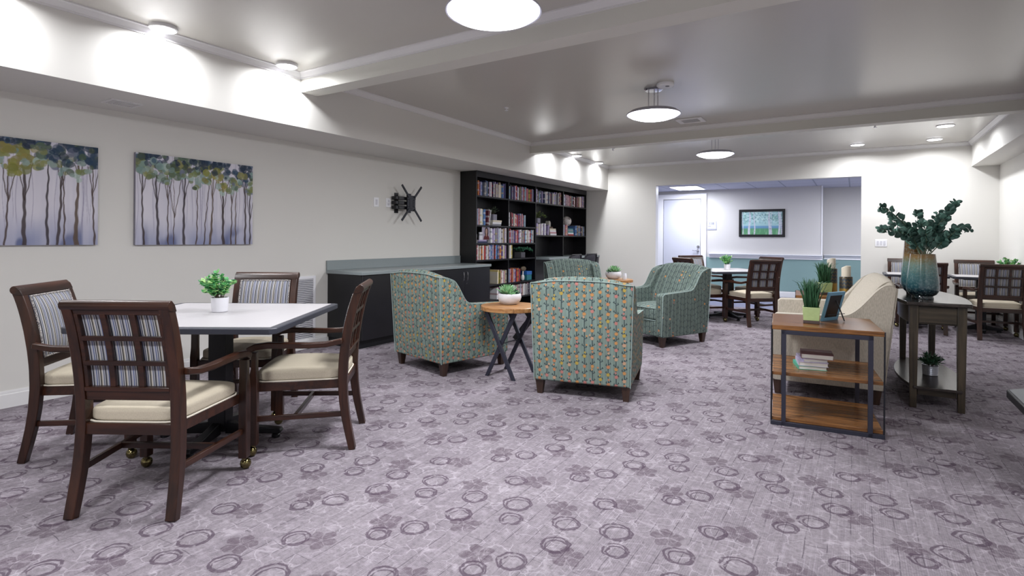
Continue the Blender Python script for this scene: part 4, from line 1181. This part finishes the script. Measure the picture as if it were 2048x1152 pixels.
bm = B(); box(bm, D2-.022, D2+.004, 0, YS, 2.275, BZ-.002); finish('header', bm, M_bc2, t, bevel=.001)
bm = B(); box(bm, D2-.022, D2+.004, YS+.0005, 11.235-7.04, 2.275, BZ-.002); finish('header', bm, M_bc2, hut, bevel=.001)
for b, (y0, y1) in enumerate(bay):
    for z in SH[b]:
        bm = B(); box(bm, .010, D2-.002, y0-7.04+T/2+(.012 if b == 0 else 0), y1-7.04-T/2, z-.026, z); finish('shelf', bm, M_bc2, t if b < 2 else hut, bevel=.001)
# desk
t = thing('desk_counter', 'grey built-in desk counter under the two right bookcase bays', 'desk', (XL, 8.97, 0))
bm = B(); box(bm, .002, .61, .0, YF-8.97-.002, .905, .942); finish('worktop', bm, M_count, t, bevel=.003)
bm = B(); box(bm, .03, .59, YF-8.97-.03, YF-8.97-.004, 0, .905); finish('end_panel', bm, plain('#6f6f74', .5), t, bevel=.002)
bm = B(); box(bm, .002, .02, .001, YF-8.97-.032, .02, .9045); finish('back_panel', bm, plain('#3c3b40', .6), t)

BOOKMAT = {}
def bookmat(c, c2, k):
    key = (c, c2, k)
    if key not in BOOKMAT:
        m = NT('book_cover'); x, y, z = m.sep(m.co())
        n = m.noise(m.comb(y*140., z*60., x), 1., 2.)
        zz = z*9.+k*.37; bnd = ((zz).mod(1.)).lt(.26)
        col = m.mix(bnd*.55, c, c2) if k % 3 else m.mix(m.ramp01(n, .5, .56)*.6, c, c2)
        BOOKMAT[key] = m.out(col, .5)
    return BOOKMAT[key]
COLS = {'white': '#ecebef', 'cream': '#ddd4c0', 'grey': '#8f9099', 'black': '#22222a', 'navy': '#2a3358', 'blue': '#4a78b4', 'light blue': '#8fb0cc', 'purple': '#5b4a86', 'lilac': '#a99cc4', 'red': '#b23a3e',
        'maroon': '#6b2a34', 'pink': '#c48f98', 'orange': '#d07f48', 'yellow': '#cdb95a', 'olive': '#8b8a50', 'tan': '#b09878', 'brown': '#5a4436', 'teal': '#4f8f92', 'green': '#4c7a5a'}
M_pages = plain('#d4d0c6', .9)
rb = random.Random(5)
BAYN = ['leftmost', 'second', 'third', 'rightmost']
ORD = ['first', 'second', 'third', 'fourth', 'fifth', 'sixth', 'seventh', 'eighth', 'ninth', 'tenth', 'eleventh', 'twelfth', 'thirteenth', 'fourteenth', 'fifteenth', 'sixteenth', 'seventeenth', 'eighteenth', 'nineteenth', 'twentieth',
       'twenty-first', 'twenty-second', 'twenty-third', 'twenty-fourth', 'twenty-fifth', 'twenty-sixth', 'twenty-seventh', 'twenty-eighth', 'twenty-ninth', 'thirtieth', 'thirty-first', 'thirty-second', 'thirty-third']
ROWN = {0: 'top row', 1: 'second row', 2: 'third row', 3: 'fourth row', 4: 'fifth row', 5: 'lowest row'}
SIZE = lambda h, w: ('tall ' if h > .235 else 'short ' if h < .19 else '')+('thick ' if w > .045 else 'slim ' if w < .026 else '')
def mkbook(h, w, d, col):
    c2 = rb.choice(['#e3e0e4', '#2b2b33', '#c9b35c', '#d9d4cc', '#9c3b45', '#31406b'])
    m = bookmat(COLS[col], c2, rb.randrange(6))
    bm = B()
    # spine faces +x ; covers sides, pages slightly recessed
    box(bm, -d, 0, -w/2, -w/2+.002, 0, h); box(bm, -d, 0, w/2-.002, w/2, 0, h)
    # rounded spine
    prism(bm, [(-.004, -w/2), (0, -w/2), (.003, -w/4), (.004, 0), (.003, w/4), (0, w/2), (-.004, w/2)], 0, h, 2)
    box(bm, -d+.004, -.004, -w/2+.002, w/2-.002, .003, h-.003, 1)
    return finish('book', bm, [m, M_pages])
def fill(b, row, y0, y1, hmin, hmax, pal, lean_last=False, wmin=.022, wmax=.050, depth=None, count=[0]):
    z = SH[b][row]; y = y0; i = 0; prevc = None
    while True:
        w = rb.uniform(wmin, wmax)
        if y+w > y1: break
        h = rb.uniform(hmin, hmax); d = rb.uniform(.14, .19)
        cands = pal.split(','); col = rb.choice(cands)
        if col == prevc: col = rb.choice(cands)
        prevc = col
        o = mkbook(h, w-.0015, d, col)
        o.location = (BX-rb.uniform(.020, .045), y+w/2, z+.0005)
        nm = ORD[min(i, len(ORD)-1)]
        tag(o, '%s%s book, %s from left, %s of the %s bookcase bay' % (SIZE(h, w), col, nm, ROWN[row], BAYN[b]), 'book', 'upright books in the bookcase')
        y += w; i += 1
    return y
def lay(b, row, y, z, w, h, d, col, lb, grp='books lying flat in the bookcase'):
    c2 = '#d9d4cc'; m = bookmat(COLS[col], c2, 1); bm = B()
    box(bm, -d, 0, -w/2, w/2, 0, .003); box(bm, -d, 0, -w/2, w/2, h-.003, h); box(bm, -.003, 0, -w/2, w/2, .003, h-.003); box(bm, -d+.003, -.003, -w/2+.003, w/2-.003, .003, h-.003, 1)
    o = finish('book', bm, [m, M_pages]); o.location = (BX-.03, y, z); tag(o, lb, 'book', grp); return o
A_ = 'white,white,cream,grey,black,navy,lilac,pink,tan,red,orange,purple,grey,blue'
B_ = 'white,cream,red,navy,purple,lilac,light blue,yellow,black,grey,white'
C_ = 'white,grey,navy,blue,light blue,cream,lilac,black,white,grey,maroon'
D_ = 'white,cream,red,pink,light blue,grey,black,lilac,white,tan,maroon'
fill(0, 0, 7.085, 7.985, .215, .262, A_); fill(1, 0, 8.03, 8.93, .215, .255, B_); fill(2, 0, 8.98, 10.08, .20, .255, C_); fill(3, 0, 10.12, 11.20, .20, .255, D_)
# row 2
e = fill(0, 1, 7.085, 7.30, .255, .27, 'pink,white,light blue,cream', wmin=.030, wmax=.045)
fill(0, 1, e, e+.052, .255, .26, 'blue', wmin=.045, wmax=.050)
fill(1, 1, 8.06, 8.62, .20, .245, 'grey,maroon,red,purple,cream,black,white,light blue,grey,pink')
fill(2, 1, 8.985, 9.42, .205, .23, 'white,lilac,purple,lilac,cream,white', wmin=.035, wmax=.055)
fill(3, 1, 10.12, 10.38, .20, .225, 'red,light blue,white,pink'); fill(3, 1, 10.70, 11.20, .195, .225, 'blue,navy,white,grey,tan,white,black')
# row 3
fill(0, 2, 7.50, 7.985, .225, .258, 'white,lilac,navy,light blue,cream,tan,grey,lilac,white'); fill(1, 2, 8.03, 8.93, .205, .245, 'grey,lilac,purple,white,red,black,light blue,cream,white,tan,pink')
# row 4
fill(0, 3, 7.085, 7.985, .215, .245, 'white,tan,black,purple,cream,light blue,orange,navy,lilac,red,red,white,blue'); fill(1, 3, 8.03, 8.20, .22, .24, 'white,cream,blue,yellow')
# row 5 / 6
fill(0, 4, 7.70, 7.985, .19, .235, 'cream,pink,olive,yellow,white,brown'); fill(1, 4, 8.03, 8.50, .22, .25, 'pink,red,orange,light blue,blue,lilac,white,navy')
fill(0, 5, 7.70, 7.985, .17, .20, 'white,navy,cream,grey'); fill(1, 5, 8.03, 8.90, .18, .215, 'white,grey,lilac,cream,pink,navy')
# leaning books
def lean(b, row, y, h, w, col, ang, lb):
    o = mkbook(h, w, .16, col); o.location = (BX-.03, y, SH[b][row]+abs(math.sin(R(ang)))*w/2+.001); o.rotation_euler = (R(ang), 0, 0); tag(o, lb, 'book', 'books leaning in the bookcase')
lean(0, 1, 7.415, .262, .030, 'maroon', -9, 'maroon book leaning right, beside the blue book in the leftmost bay')
lean(0, 1, 7.455, .255, .022, 'white', -11, 'slim white book leaning outermost beside the maroon one, leftmost bay')
lean(2, 1, 9.50, .20, .05, 'lilac', -9, 'thick lilac book leaning toward the flat stack in the third bay')
# flat stacks
z = SH[0][1]
for i, (h, c, n_) in enumerate(((.028, 'grey', 'grey book at the bottom of the stack under the grey-potted plant'), (.030, 'white', 'white book in the middle of the stack under the grey-potted plant'), (.032, 'cream', 'cream book on top of the stack under the grey-potted plant'))):
    lay(0, 1, 7.68+.01*i, z+.0005, .26, h, .19, c, n_); z += h+.0006
zst = z
z = SH[2][1]
for i, (h, c, n_) in enumerate(((.034, 'white', 'white book at the bottom of the flat stack in the third bay'), (.032, 'pink', 'pink book second from the bottom of the flat stack, third bay'), (.032, 'white', 'white book third from the bottom of the flat stack, third bay'), (.034, 'cream', 'cream book near the top of the flat stack, third bay'), (.032, 'brown', 'short brown book topmost of the flat stack, third bay'))):
    lay(2, 1, 9.73-(.09 if i == 4 else .01*i), z+.0005, .26 if i < 4 else .13, h, .18, c, n_); z += h+.0006
zst2 = z
z = SH[3][1]
for i, (h, c, n_) in enumerate(((.030, 'red', 'red book lying at the bottom of the stack under the globe'), (.030, 'white', 'white book second in the stack under the globe'), (.030, 'teal', 'teal book in the middle of the stack under the globe'), (.026, 'grey', 'grey book fourth in the stack under the globe'), (.030, 'teal', 'dark teal book on top of the stack under the globe'))):
    lay(3, 1, 10.53-.008*i, z+.0005, .26, h, .18, c, n_); z += h+.0006
zst3 = z
z = SH[0][2]
for i, (h, c, n_) in enumerate(((.026, 'navy', 'navy book lying flat beneath the portrait photograph'), (.022, 'lilac', 'lilac book lying flat on the navy one, below the small white book'))):
    lay(0, 2, 7.27, z+.0005, .28-.05*i, h, .14, c, n_); z += h+.0006
o = mkbook(.14, .02, .10, 'white'); o.location = (BX-.03, 7.10, SH[0][2]+.0005); tag(o, 'short pale book at the far left end beside the portrait', 'book', 'upright books in the bookcase')
bm = B(); box(bm, -.02, 0, -.04, .04, 0, .125); bm2 = finish('book', bm, bookmat('#dcdbe2', '#5d5a6c', 1)); bm2.location = (BX-.018, 7.21, z+.0005); tag(bm2, 'small white book standing face-out on the flat pair, left of the portrait', 'book')
# portrait photograph (painted vertex colours)
def painted(name, w, h, nx, ny, fn, parent, axis='x', depth=.0):
    """grid in local plane, colours computed per vertex; axis x: faces +x with u along +y"""
    me = bpy.data.meshes.new(name); V = []; cols = np.ones(((nx+1)*(ny+1), 4), dtype=np.float32)
    U, W_ = np.meshgrid(np.linspace(0, 1, nx+1), np.linspace(0, 1, ny+1)); rgb = fn(U, W_)
    cols[:, :3] = rgb.reshape(-1, 3)
    for j in range(ny+1):
        for i in range(nx+1):
            u = (i/nx-.5)*w; v = j/ny*h; V.append((depth, u, v) if axis == 'x' else (u, -depth, v))
    F = [(j*(nx+1)+i, j*(nx+1)+i+1, (j+1)*(nx+1)+i+1, (j+1)*(nx+1)+i) for j in range(ny) for i in range(nx)]
    me.from_pydata(V, [], F); a = me.color_attributes.new('paint', 'FLOAT_COLOR', 'POINT'); a.data.foreach_set('color', cols.ravel())
    t_ = NT('painted_canvas'); n = t_.n.new('ShaderNodeVertexColor'); n.layer_name = 'paint'; t_.out(Sk(t_, n.outputs[0]), .6, spec=.3)
    t_.bump(t_.noise(t_.co(), 300., 2.), .15, .001)
    me.materials.append(t_.mat); o = bpy.data.objects.new(name, me); C.objects.link(o); o.parent = parent; return o
def hx(s): return np.array(lin(s)[:3])
def over(base, mask, col): m = np.clip(mask, 0, 1)[..., None]; return base*(1-m)+col*m
def sm(x, a, b): t_ = np.clip((x-a)/(b-a), 0, 1); return t_*t_*(3-2*t_)
def portrait(U, V):
    c = np.ones(U.shape+(3,))*hx('#a79fb4'); c = over(c, sm(U, .9, 1)*.4, hx('#c9c4d0'))
    hair = sm(((U-.56)/.27)**2+((V-.60)/.40)**2, 1.05, .92); c = over(c, hair, hx('#2a1c1e'))
    c = over(c, sm(((U-.56)/.42)**2+((V-.02)/.38)**2, 1.04, .94), hx('#5c2128'))
    c = over(c, sm(((U-.55)/.09)**2+((V-.40)/.16)**2, 1.05, .9), hx('#a98678'))
    c = over(c, sm(((U-.55)/.15)**2+((V-.64)/.23)**2, 1.05, .92), hx('#b8958a'))
    for e in (-.055, .06): c = over(c, sm(((U-.55-e)/.025)**2+((V-.68)/.014)**2, 1.2, .7), hx('#3a2826'))
    c = over(c, sm(((U-.55)/.045)**2+((V-.53)/.014)**2, 1.2, .7), hx('#8c4a4c'))
    c = over(c, sm(((U-.555)/.012)**2+((V-.61)/.04)**2, 1.2, .6)*.4, hx('#8c6c62')); return c
t = thing('portrait_photo', 'portrait photograph of a person with long dark hair and maroon top, in the leftmost bay', 'photograph', (BX-.035, 7.37, SH[0][2]+.0500))
bm = B(); box(bm, -.012, 0, -.105, .105, 0, .215); finish('board', bm, plain('#cfcad6', .6), t); painted('photo', .20, .208, 60, 64, portrait, t, depth=.0012).location = (0, 0, .0035)
# shelf plants
def shelf_plant(label, loc, rad, h, n, mats, pot, pw=.055, ph=.11, L=.035, W=.024, trail=0):
    t = thing('potted_plant', label, 'plant', loc)
    bm = B(); box(bm, -pw, pw, -pw, pw, 0, ph); finish('pot', bm, pot, t, bevel=.004)
    bushy(t, (0, 0, ph-.005), rad, h, n, L, W, mats, 14)
    if trail:
        lb_ = B(); P = [Vector((0, 0, ph)), Vector((.04, trail*.4, ph+.06)), Vector((.06, trail*.8, ph+.05)), Vector((.07, trail, ph+.02))]
        for q in spline(P, 6):
            for k in range(4): leaf(lb_, q, rnd_dir(), Vector((0, 0, 1)), L, W, k % len(mats))
        finish_leaf('trailing_foliage', lb_, mats, t)
    return t
GP = [M_dkgrn, plain('#5b6650', .6, 0, .3), plain('#26352a', .6, 0, .3)]
shelf_plant('dusty green plant in a square grey pot on the flat books, leftmost bay', (BX-.125, 7.69, zst+.0005), .105, .15, 130, GP, plain('#8b8a9a', .6), .055, .10, .03, .02)
GP2 = [plain('#566b3c', .6, 0, .3), plain('#7f8a4c', .6, 0, .3), plain('#2d3f2a', .6, 0, .3)]
t = shelf_plant('leafy olive plant in a square grey pot atop the lilac books, third bay', (BX-.10, 9.16, SH[2][1]+.2320), .12, .15, 130, GP2, plain('#8e8d9c', .6), .055, .09, .045, .032, .24)
GP3 = [plain('#2f6a4c', .6, 0, .3), plain('#1f4a38', .6, 0, .3), plain('#5a9478', .6, 0, .3)]
shelf_plant('dark green ivy in a grey pot, fourth row of the second bay', (BX-.10, 8.55, SH[1][3]+.0005), .15, .11, 190, GP3, plain('#55545c', .6), .072, .10, .045, .036, .30)
# globe
t = thing('globe_ornament', 'pale marbled globe on a thin stand in the rightmost bay', 'globe', (BX-.12, 10.49, zst3+.0005))
def gm():
    m = NT('marbled_globe'); f = m.noise(m.co(), 11., 3., .6); m.out(m.mix(m.ramp01(f, .52, .6), '#cfc8c4', '#5c5450'), .4); return m.mat
bm = B(); bmesh.ops.create_uvsphere(bm, u_segments=32, v_segments=20, radius=.105, matrix=Matrix.Translation((0, 0, .155))); finish('sphere', bm, gm(), t, sharp=80)
bm = B(); lathe(bm, [(.001, 0), (.05, 0), (.05, .008), (.008, .014), (.006, .05), (.001, .05)], 24, caps=False); finish('stand', bm, plain('#6a3a34', .4, .5), t)
# bookends & ornaments
t = thing('bookend', 'rounded white stone bookend on top of the flat stack, third bay', 'bookend', (BX-.09, 9.60, SH[2][1]+.168))
bm = B(); prism(bm, [(-.03, 0), (.05, 0), (.05, .075), (.03, .108), (.0, .118), (-.03, .105)], -.04, .04); finish('stone', bm, plain('#a9a79d', .6, 0, .2), t, bevel=.006)
t = thing('ornament', 'brown and white rounded bird-like ornament beside the blue box, low in the second bay', 'ornament', (BX-.06, 8.61, SH[1][4]))
bm = B(); cushion(bm, (0, 0, .215), (.03, .085, .045), 2.2, 0, 5); finish('brown_cap', bm, plain('#6a5c48', .5), t, sharp=80)
bm = B(); cushion(bm, (.004, .02, .172), (.028, .065, .03), 2.2, 0, 5); cushion(bm, (0, -.02, .055), (.028, .04, .055), 2.4, 0, 5); tube(bm, [(0, -.02, .06), (0, -.01, .19)], .014, 10); finish('white_body', bm, plain('#e4e3e2', .4), t, sharp=80)
t = thing('storage_box', 'bright blue box lying low in the second bay of the bookcase', 'box', (BX-.03, 8.78, SH[1][4]+.0005))
bm = B(); box(bm, -.18, 0, -.085, .085, 0, .10); finish('body', bm, plain('#2f7f8a', .5), t, bevel=.003)
bm = B(); box(bm, -.182, .004, -.09, .09, .1005, .165); finish('lid', bm, plain('#2e6fc0', .5), t, bevel=.004)

# ---------------------------------------------------------------- task chairs at the desk
def task_chair(label, x, y, ang):
    t = thing('office_chair', label, 'chair', (x, y, 0), R(ang-90), 'black mesh office chairs at the desk')
    bm = B(); bw = .235
    pr = [(-bw*.86, .52), (-bw, .60), (-bw, .93), (-bw*.75, 1.01), (bw*.75, 1.01), (bw, .93), (bw, .60), (bw*.86, .52), (-bw*.86, .52)]
    yb = lambda z: -.23-.16*(z-.5)
    tube(bm, [(a, yb(b)+.05*(a/bw)**2, b) for a, b in pr], .017, 8); finish('back_frame', bm, M_black, t)
    bm = B(); g = []
    for i in range(9):
        for j in range(7): a = (i/8*2-1)*bw*.96; b = .54+.465*j/6; g.append(bm.verts.new((a, yb(b)+.05*(a/bw)**2+.006, b)))
    for i in range(8):
        for j in range(6): bm.faces.new((g[i*7+j], g[(i+1)*7+j], g[(i+1)*7+j+1], g[i*7+j+1]))
    o = finish('mesh_back', bm, plain('#2f2e36', .7, 0, .2, scale=300.), t); m = o.modifiers.new('thick', 'SOLIDIFY'); m.thickness = .006
    bm = B(); cushion(bm, (0, .02, .48), (.24, .24, .04), 5., .015, 6); finish('seat', bm, M_black, t, sharp=80)
    bm = B(); tube(bm, [(0, 0, .07), (0, 0, .45)], .028, 12); tube(bm, [(0, -.02, .43), (0, -.22, .43), (0, -.245, .56)], .02, 8); finish('column', bm, M_black, t)
    for i in range(5):
        a = 2*PI*i/5+.3; bm = B(); bar(bm, (0, 0, .09), (.29*math.cos(a), .29*math.sin(a), .065), .04, .025); finish('base_leg', bm, M_black, t, bevel=.003)
        bm = B(); lathe(bm, [(.001, -.012), (.024, -.012), (.026, 0), (.024, .012), (.001, .012)], 14, caps=False); bmesh.ops.rotate(bm, verts=bm.verts, matrix=Matrix.Rotation(R(90), 3, 'X')); bmesh.ops.translate(bm, verts=bm.verts, vec=(.285*math.cos(a), .285*math.sin(a), .0262)); finish('caster', bm, M_black, t)
    return t
task_chair('black mesh office chair at the desk, left of the two', -4.50, 8.93, 178)
task_chair('black mesh office chair at the desk, right of the two by the far wall', -4.50, 9.62, 176)

# ---------------------------------------------------------------- television bracket
t = thing('tv_bracket', 'black articulated television wall bracket with four splayed arms on the left wall', 'wall bracket', (XL, 5.585, 1.78))
bm = B(); box(bm, 0, .012, -.035, .035, -.14, .14); finish('wall_plate', bm, M_black, t, bevel=.002)
for z in (-.065, 0, .065):
    bm = B(); box(bm, .012, .10, -.10, -.04, z-.022, z+.022); box(bm, .06, .10, -.06, .12, z-.022, z+.022); finish('swing_arm', bm, M_black, t, bevel=.004)
bm = B(); box(bm, .10, .125, .10, .17, -.135, .135); box(bm, .125, .135, .085, .255, -.11, -.05); box(bm, .125, .135, .085, .255, .05, .11); box(bm, .125, .135, .085, .130, -.05, .05); box(bm, .125, .135, .205, .250, -.05, .05); box(bm, .12, .137, .13, .20, -.075, .075)
finish('head_plate', bm, M_blackm, t, bevel=.004)
for sy, sz in ((-1, 1), (1, 1), (-1, -1), (1, -1)):
    c = Vector((.14, .17+sy*.055, sz*.085)); e = Vector((.14, .17+sy*.20, sz*.245))
    bm = B(); bar(bm, c, e, .030, .012, up=(1, 0, 0)); finish('splayed_arm', bm, M_blackm, t, bevel=.002)

# ---------------------------------------------------------------- wall art
def noise2(U, V, s, seed):
    r_ = np.random.RandomState(seed); n = 48; g = r_.rand(n, n)
    x = (U*s) % (n-1); y = (V*s) % (n-1); xi = x.astype(int); yi = y.astype(int); fx = x-xi; fy = y-yi
    fx = fx*fx*(3-2*fx); fy = fy*fy*(3-2*fy)
    return (g[yi, xi]*(1-fx)+g[yi, xi+1]*fx)*(1-fy)+(g[yi+1, xi]*(1-fx)+g[yi+1, xi+1]*fx)*fy
def grove(seed, trunks, edge, warm):
    def fn(U, V):
        r_ = np.random.RandomState(seed); A = 1.36
        c = np.ones(U.shape+(3,))*hx('#d6d2dc')
        n = noise2(U*A, V, 5, seed); c = over(c, .35*n, hx('#eceaf0')); st = noise2(U*60, V*2.2, 1, seed+1)
        c = over(c, .35*st, hx('#b2b2c6'))
        mist = sm(V+.10*noise2(U*A, V*.4, 7, seed+2), .42, .02); c = over(c, .8*mist*(.55+.6*noise2(U*A*1.3, V*.3, 9, seed+7)), hx('#7781a8')); dk = noise2(U*A*1.2, V*.6, 9, seed+3)
        c = over(c, .75*sm(dk, .55, .85)*sm(V, .30, .08), hx('#4a5784'))
        for k in range(26):
            x0 = r_.rand(); w = .0012+.0012*r_.rand(); b = r_.rand()*.25; x = x0+.006*np.sin(V*9+k)+(r_.rand()-.5)*.03*V
            c = over(c, sm(np.abs(U-x), w*2, w)*.45*sm(V, b, b+.1), hx('#8a84a0'))
        for (x0, w, sl, fk, colr) in trunks:
            x = x0+sl*V+.0035*np.sin(V*7+x0*40)+.0022*np.sin(V*23+x0*90)+.0016*np.sin(V*51+x0*9)
            ww = w*.72*(1.25-.85*V)*(.75+.5*noise2(V*9, V*0+x0*5, 1.6, int(x0*100)))
            m = sm(np.abs(U-x), ww*1.4, ww*.8)*(V < .80); c = over(c, m*.92, hx(colr))
            if fk:
                for s in (-1, 1):
                    xx = x+s*(V-fk)*(.14 if s > 0 else .10); c = over(c, sm(np.abs(U-xx), .0045, .002)*(V > fk)*(V < .8)*.85, hx(colr))
        pal = ['#22344a', '#1c2e42', '#34506a', '#5d6f5a', '#76824e', '#868a52', '#4c5a44', '#7f9a94', '#a5b8b0', '#6d7288', '#3a4456', '#7b8052', '#8c8a55', '#54684a']
        for i in range(330):
            u = r_.rand(); lim = edge(u); q = r_.rand(); v = 1.02-(1.02-lim)*q**.85
            s = .020+.030*r_.rand()*(.85 if v < .84 else 1.15); a = r_.rand()*PI; e = .65+.35*r_.rand()
            if v > .93: col = r_.choice(pal[:4]+['#2a3c52', '#22344a', '#4c5a44'])
            elif v > .85: col = r_.choice(pal)
            else: col = r_.choice(pal[3:10]+['#868a52', '#6f7a4e', '#9db0a6', '#8fa39c'])
            if u > warm-.10 and u < warm+.14 and v < .93 and r_.rand() < .5: col = r_.choice(['#8f8a4a', '#84863f', '#9a8f4e'])
            if u > .68 and v > .80 and r_.rand() < .5: col = r_.choice(['#1e3246', '#26405a', '#33475c'])
            du = (U-u)*A; dv = V-v; X = du*np.cos(a)+dv*np.sin(a); Y = -du*np.sin(a)+dv*np.cos(a)
            rag = .28*(noise2(U*A*40, V*40, 1, 3+i % 7)-.5); d = np.sqrt((X/s)**2+(Y/(s*e))**2)+rag
            c = over(c, sm(d, 1.08, .88)*(.62+.3*noise2(U*A*14+i, V*30, 1, i % 5)), hx(col)*(0.8+.35*r_.rand()))
        return c
    return fn
def canvas(label, yc, w, z0, h, fn):
    t = thing('canvas_painting', label, 'painting', (XL, yc, z0), 0, 'abstract grove canvases on the left wall')
    bm = B(); box(bm, .0012, .034, -w/2, w/2, 0, h); finish('stretcher', bm, plain('#8d8c98', .8), t, bevel=.002)
    painted('canvas', w, h, 420, 310, fn, t, depth=.0352); return t
BK = ['#3d302f', '#4b3a33', '#5c4a3a', '#33292e']
T2 = [(.06, .008, -.02, .55, BK[0]), (.165, .011, -.015, .45, BK[3]), (.25, .006, -.02, .5, BK[1]), (.37, .011, .01, .52, BK[3]), (.545, .006, .05, .0, BK[1]), (.60, .010, .03, .55, BK[2]), (.72, .012, -.02, .38, BK[0]), (.475, .006, .02, .0, BK[1]), (.785, .007, .02, .5, BK[1]), (.83, .006, .01, .0, BK[2]), (.925, .010, .0, .6, BK[0]), (.97, .008, .01, .3, BK[3]), (.29, .004, .0, .3, BK[1])]
T1 = [(.36, .007, .03, .0, BK[1]), (.40, .014, -.01, .50, BK[2]), (.57, .013, -.01, .42, BK[0]), (.465, .006, .03, .4, BK[1]), (.695, .009, .0, .0, BK[3]), (.755, .009, .03, .55, BK[0]), (.865, .013, .01, .62, BK[2]), (.975, .007, -.01, .5, BK[1]), (.27, .006, .04, .6, BK[2]), (.05, .006, .0, .3, BK[1]), (.15, .012, .0, .5, BK[2]), (.79, .006, .0, .0, BK[1])]
canvas('canvas of slim trees under blue-green leaves, nearer the cabinet, fully in view', 2.877, 1.105, 1.219, .818, grove(4, T2, lambda u: .73+.05*math.sin(u*23)+.03*math.sin(u*51)-.06*(u > .6), .62))
canvas('canvas of slim trees under olive leaves, cut off by the left edge of the photo', 1.49, 1.105, 1.222, .81, grove(9, T1, lambda u: .72+.06*math.sin(u*19+1)+.03*math.sin(u*47), .5))
def birch(U, V):
    A = 1.55; c = np.ones(U.shape+(3,))*hx('#a9cfd2'); n = noise2(U*A, V, 6, 2)
    c = over(c, sm(V, .42, .34), hx('#6f9cc0')); c = over(c, sm(V, .32, .22), hx('#5f9a70')); c = over(c, .6*sm(noise2(U*30, V*4, 1.5, 5), .4, .9)*sm(V, .3, .1), hx('#8fc79a'))
    c = over(c, .7*sm(noise2(U*A, V, 14, 8), .5, .7)*sm(V, .40, .55)*(1-sm(np.abs(U-.43), .12, .05)), hx('#6fa59c')); c = over(c, .6*sm(noise2(U*A, V, 26, 12), .55, .7)*sm(V, .45, .6), hx('#d8efe9'))
    c = over(c, .5*sm(noise2(U*A, V, 20, 17), .6, .75)*sm(V, .45, .6), hx('#3f7480'))
    for x0, w in ((.20, .028), (.32, .016), (.69, .028), (.74, .010), (.92, .024), (.03, .012), (.97, .02)):
        x = x0+.012*np.sin(V*5+x0*20); m = sm(np.abs(U-x), w*1.1*(1.1-.6*V), w*.8*(1.1-.6*V)); c = over(c, m*.92, hx('#d5d3e0')); c = over(c, m*.5*sm(noise2(U*20, V*60, 1, 3), .6, .8), hx('#6a6480'))
    return c
t = thing('framed_picture', 'black-framed picture of white birches on the hall wall', 'picture', (-1.848, HY, 1.376))
bm = B()
for a, b, c_, d_ in ((-.495, .495, 0, .055), (-.495, .495, .59, .645), (-.495, -.44, .055, .59), (.44, .495, .055, .59)): box(bm, a, b, -.03, 0, c_, d_)
finish('frame', bm, M_black, t, bevel=.003)
bm = B(); box(bm, -.445, .445, -.012, -.002, .05, .595); finish('backing', bm, M_black, t)
painted('picture', .88, .535, 200, 130, birch, t, 'y', .0125).location = (0, 0, .055)

# ---------------------------------------------------------------- world and view
w = bpy.data.worlds.new('world'); sc.world = w; w.use_nodes = True
w.node_tree.nodes['Background'].inputs[0].default_value = (.8, .85, 1, 1); w.node_tree.nodes['Background'].inputs[1].default_value = .3
sc.view_settings.view_transform = 'Standard'; sc.view_settings.look = 'None'; sc.view_settings.gamma = 1.; sc.view_settings.use_curve_mapping = False
sc.view_settings.exposure = -.20
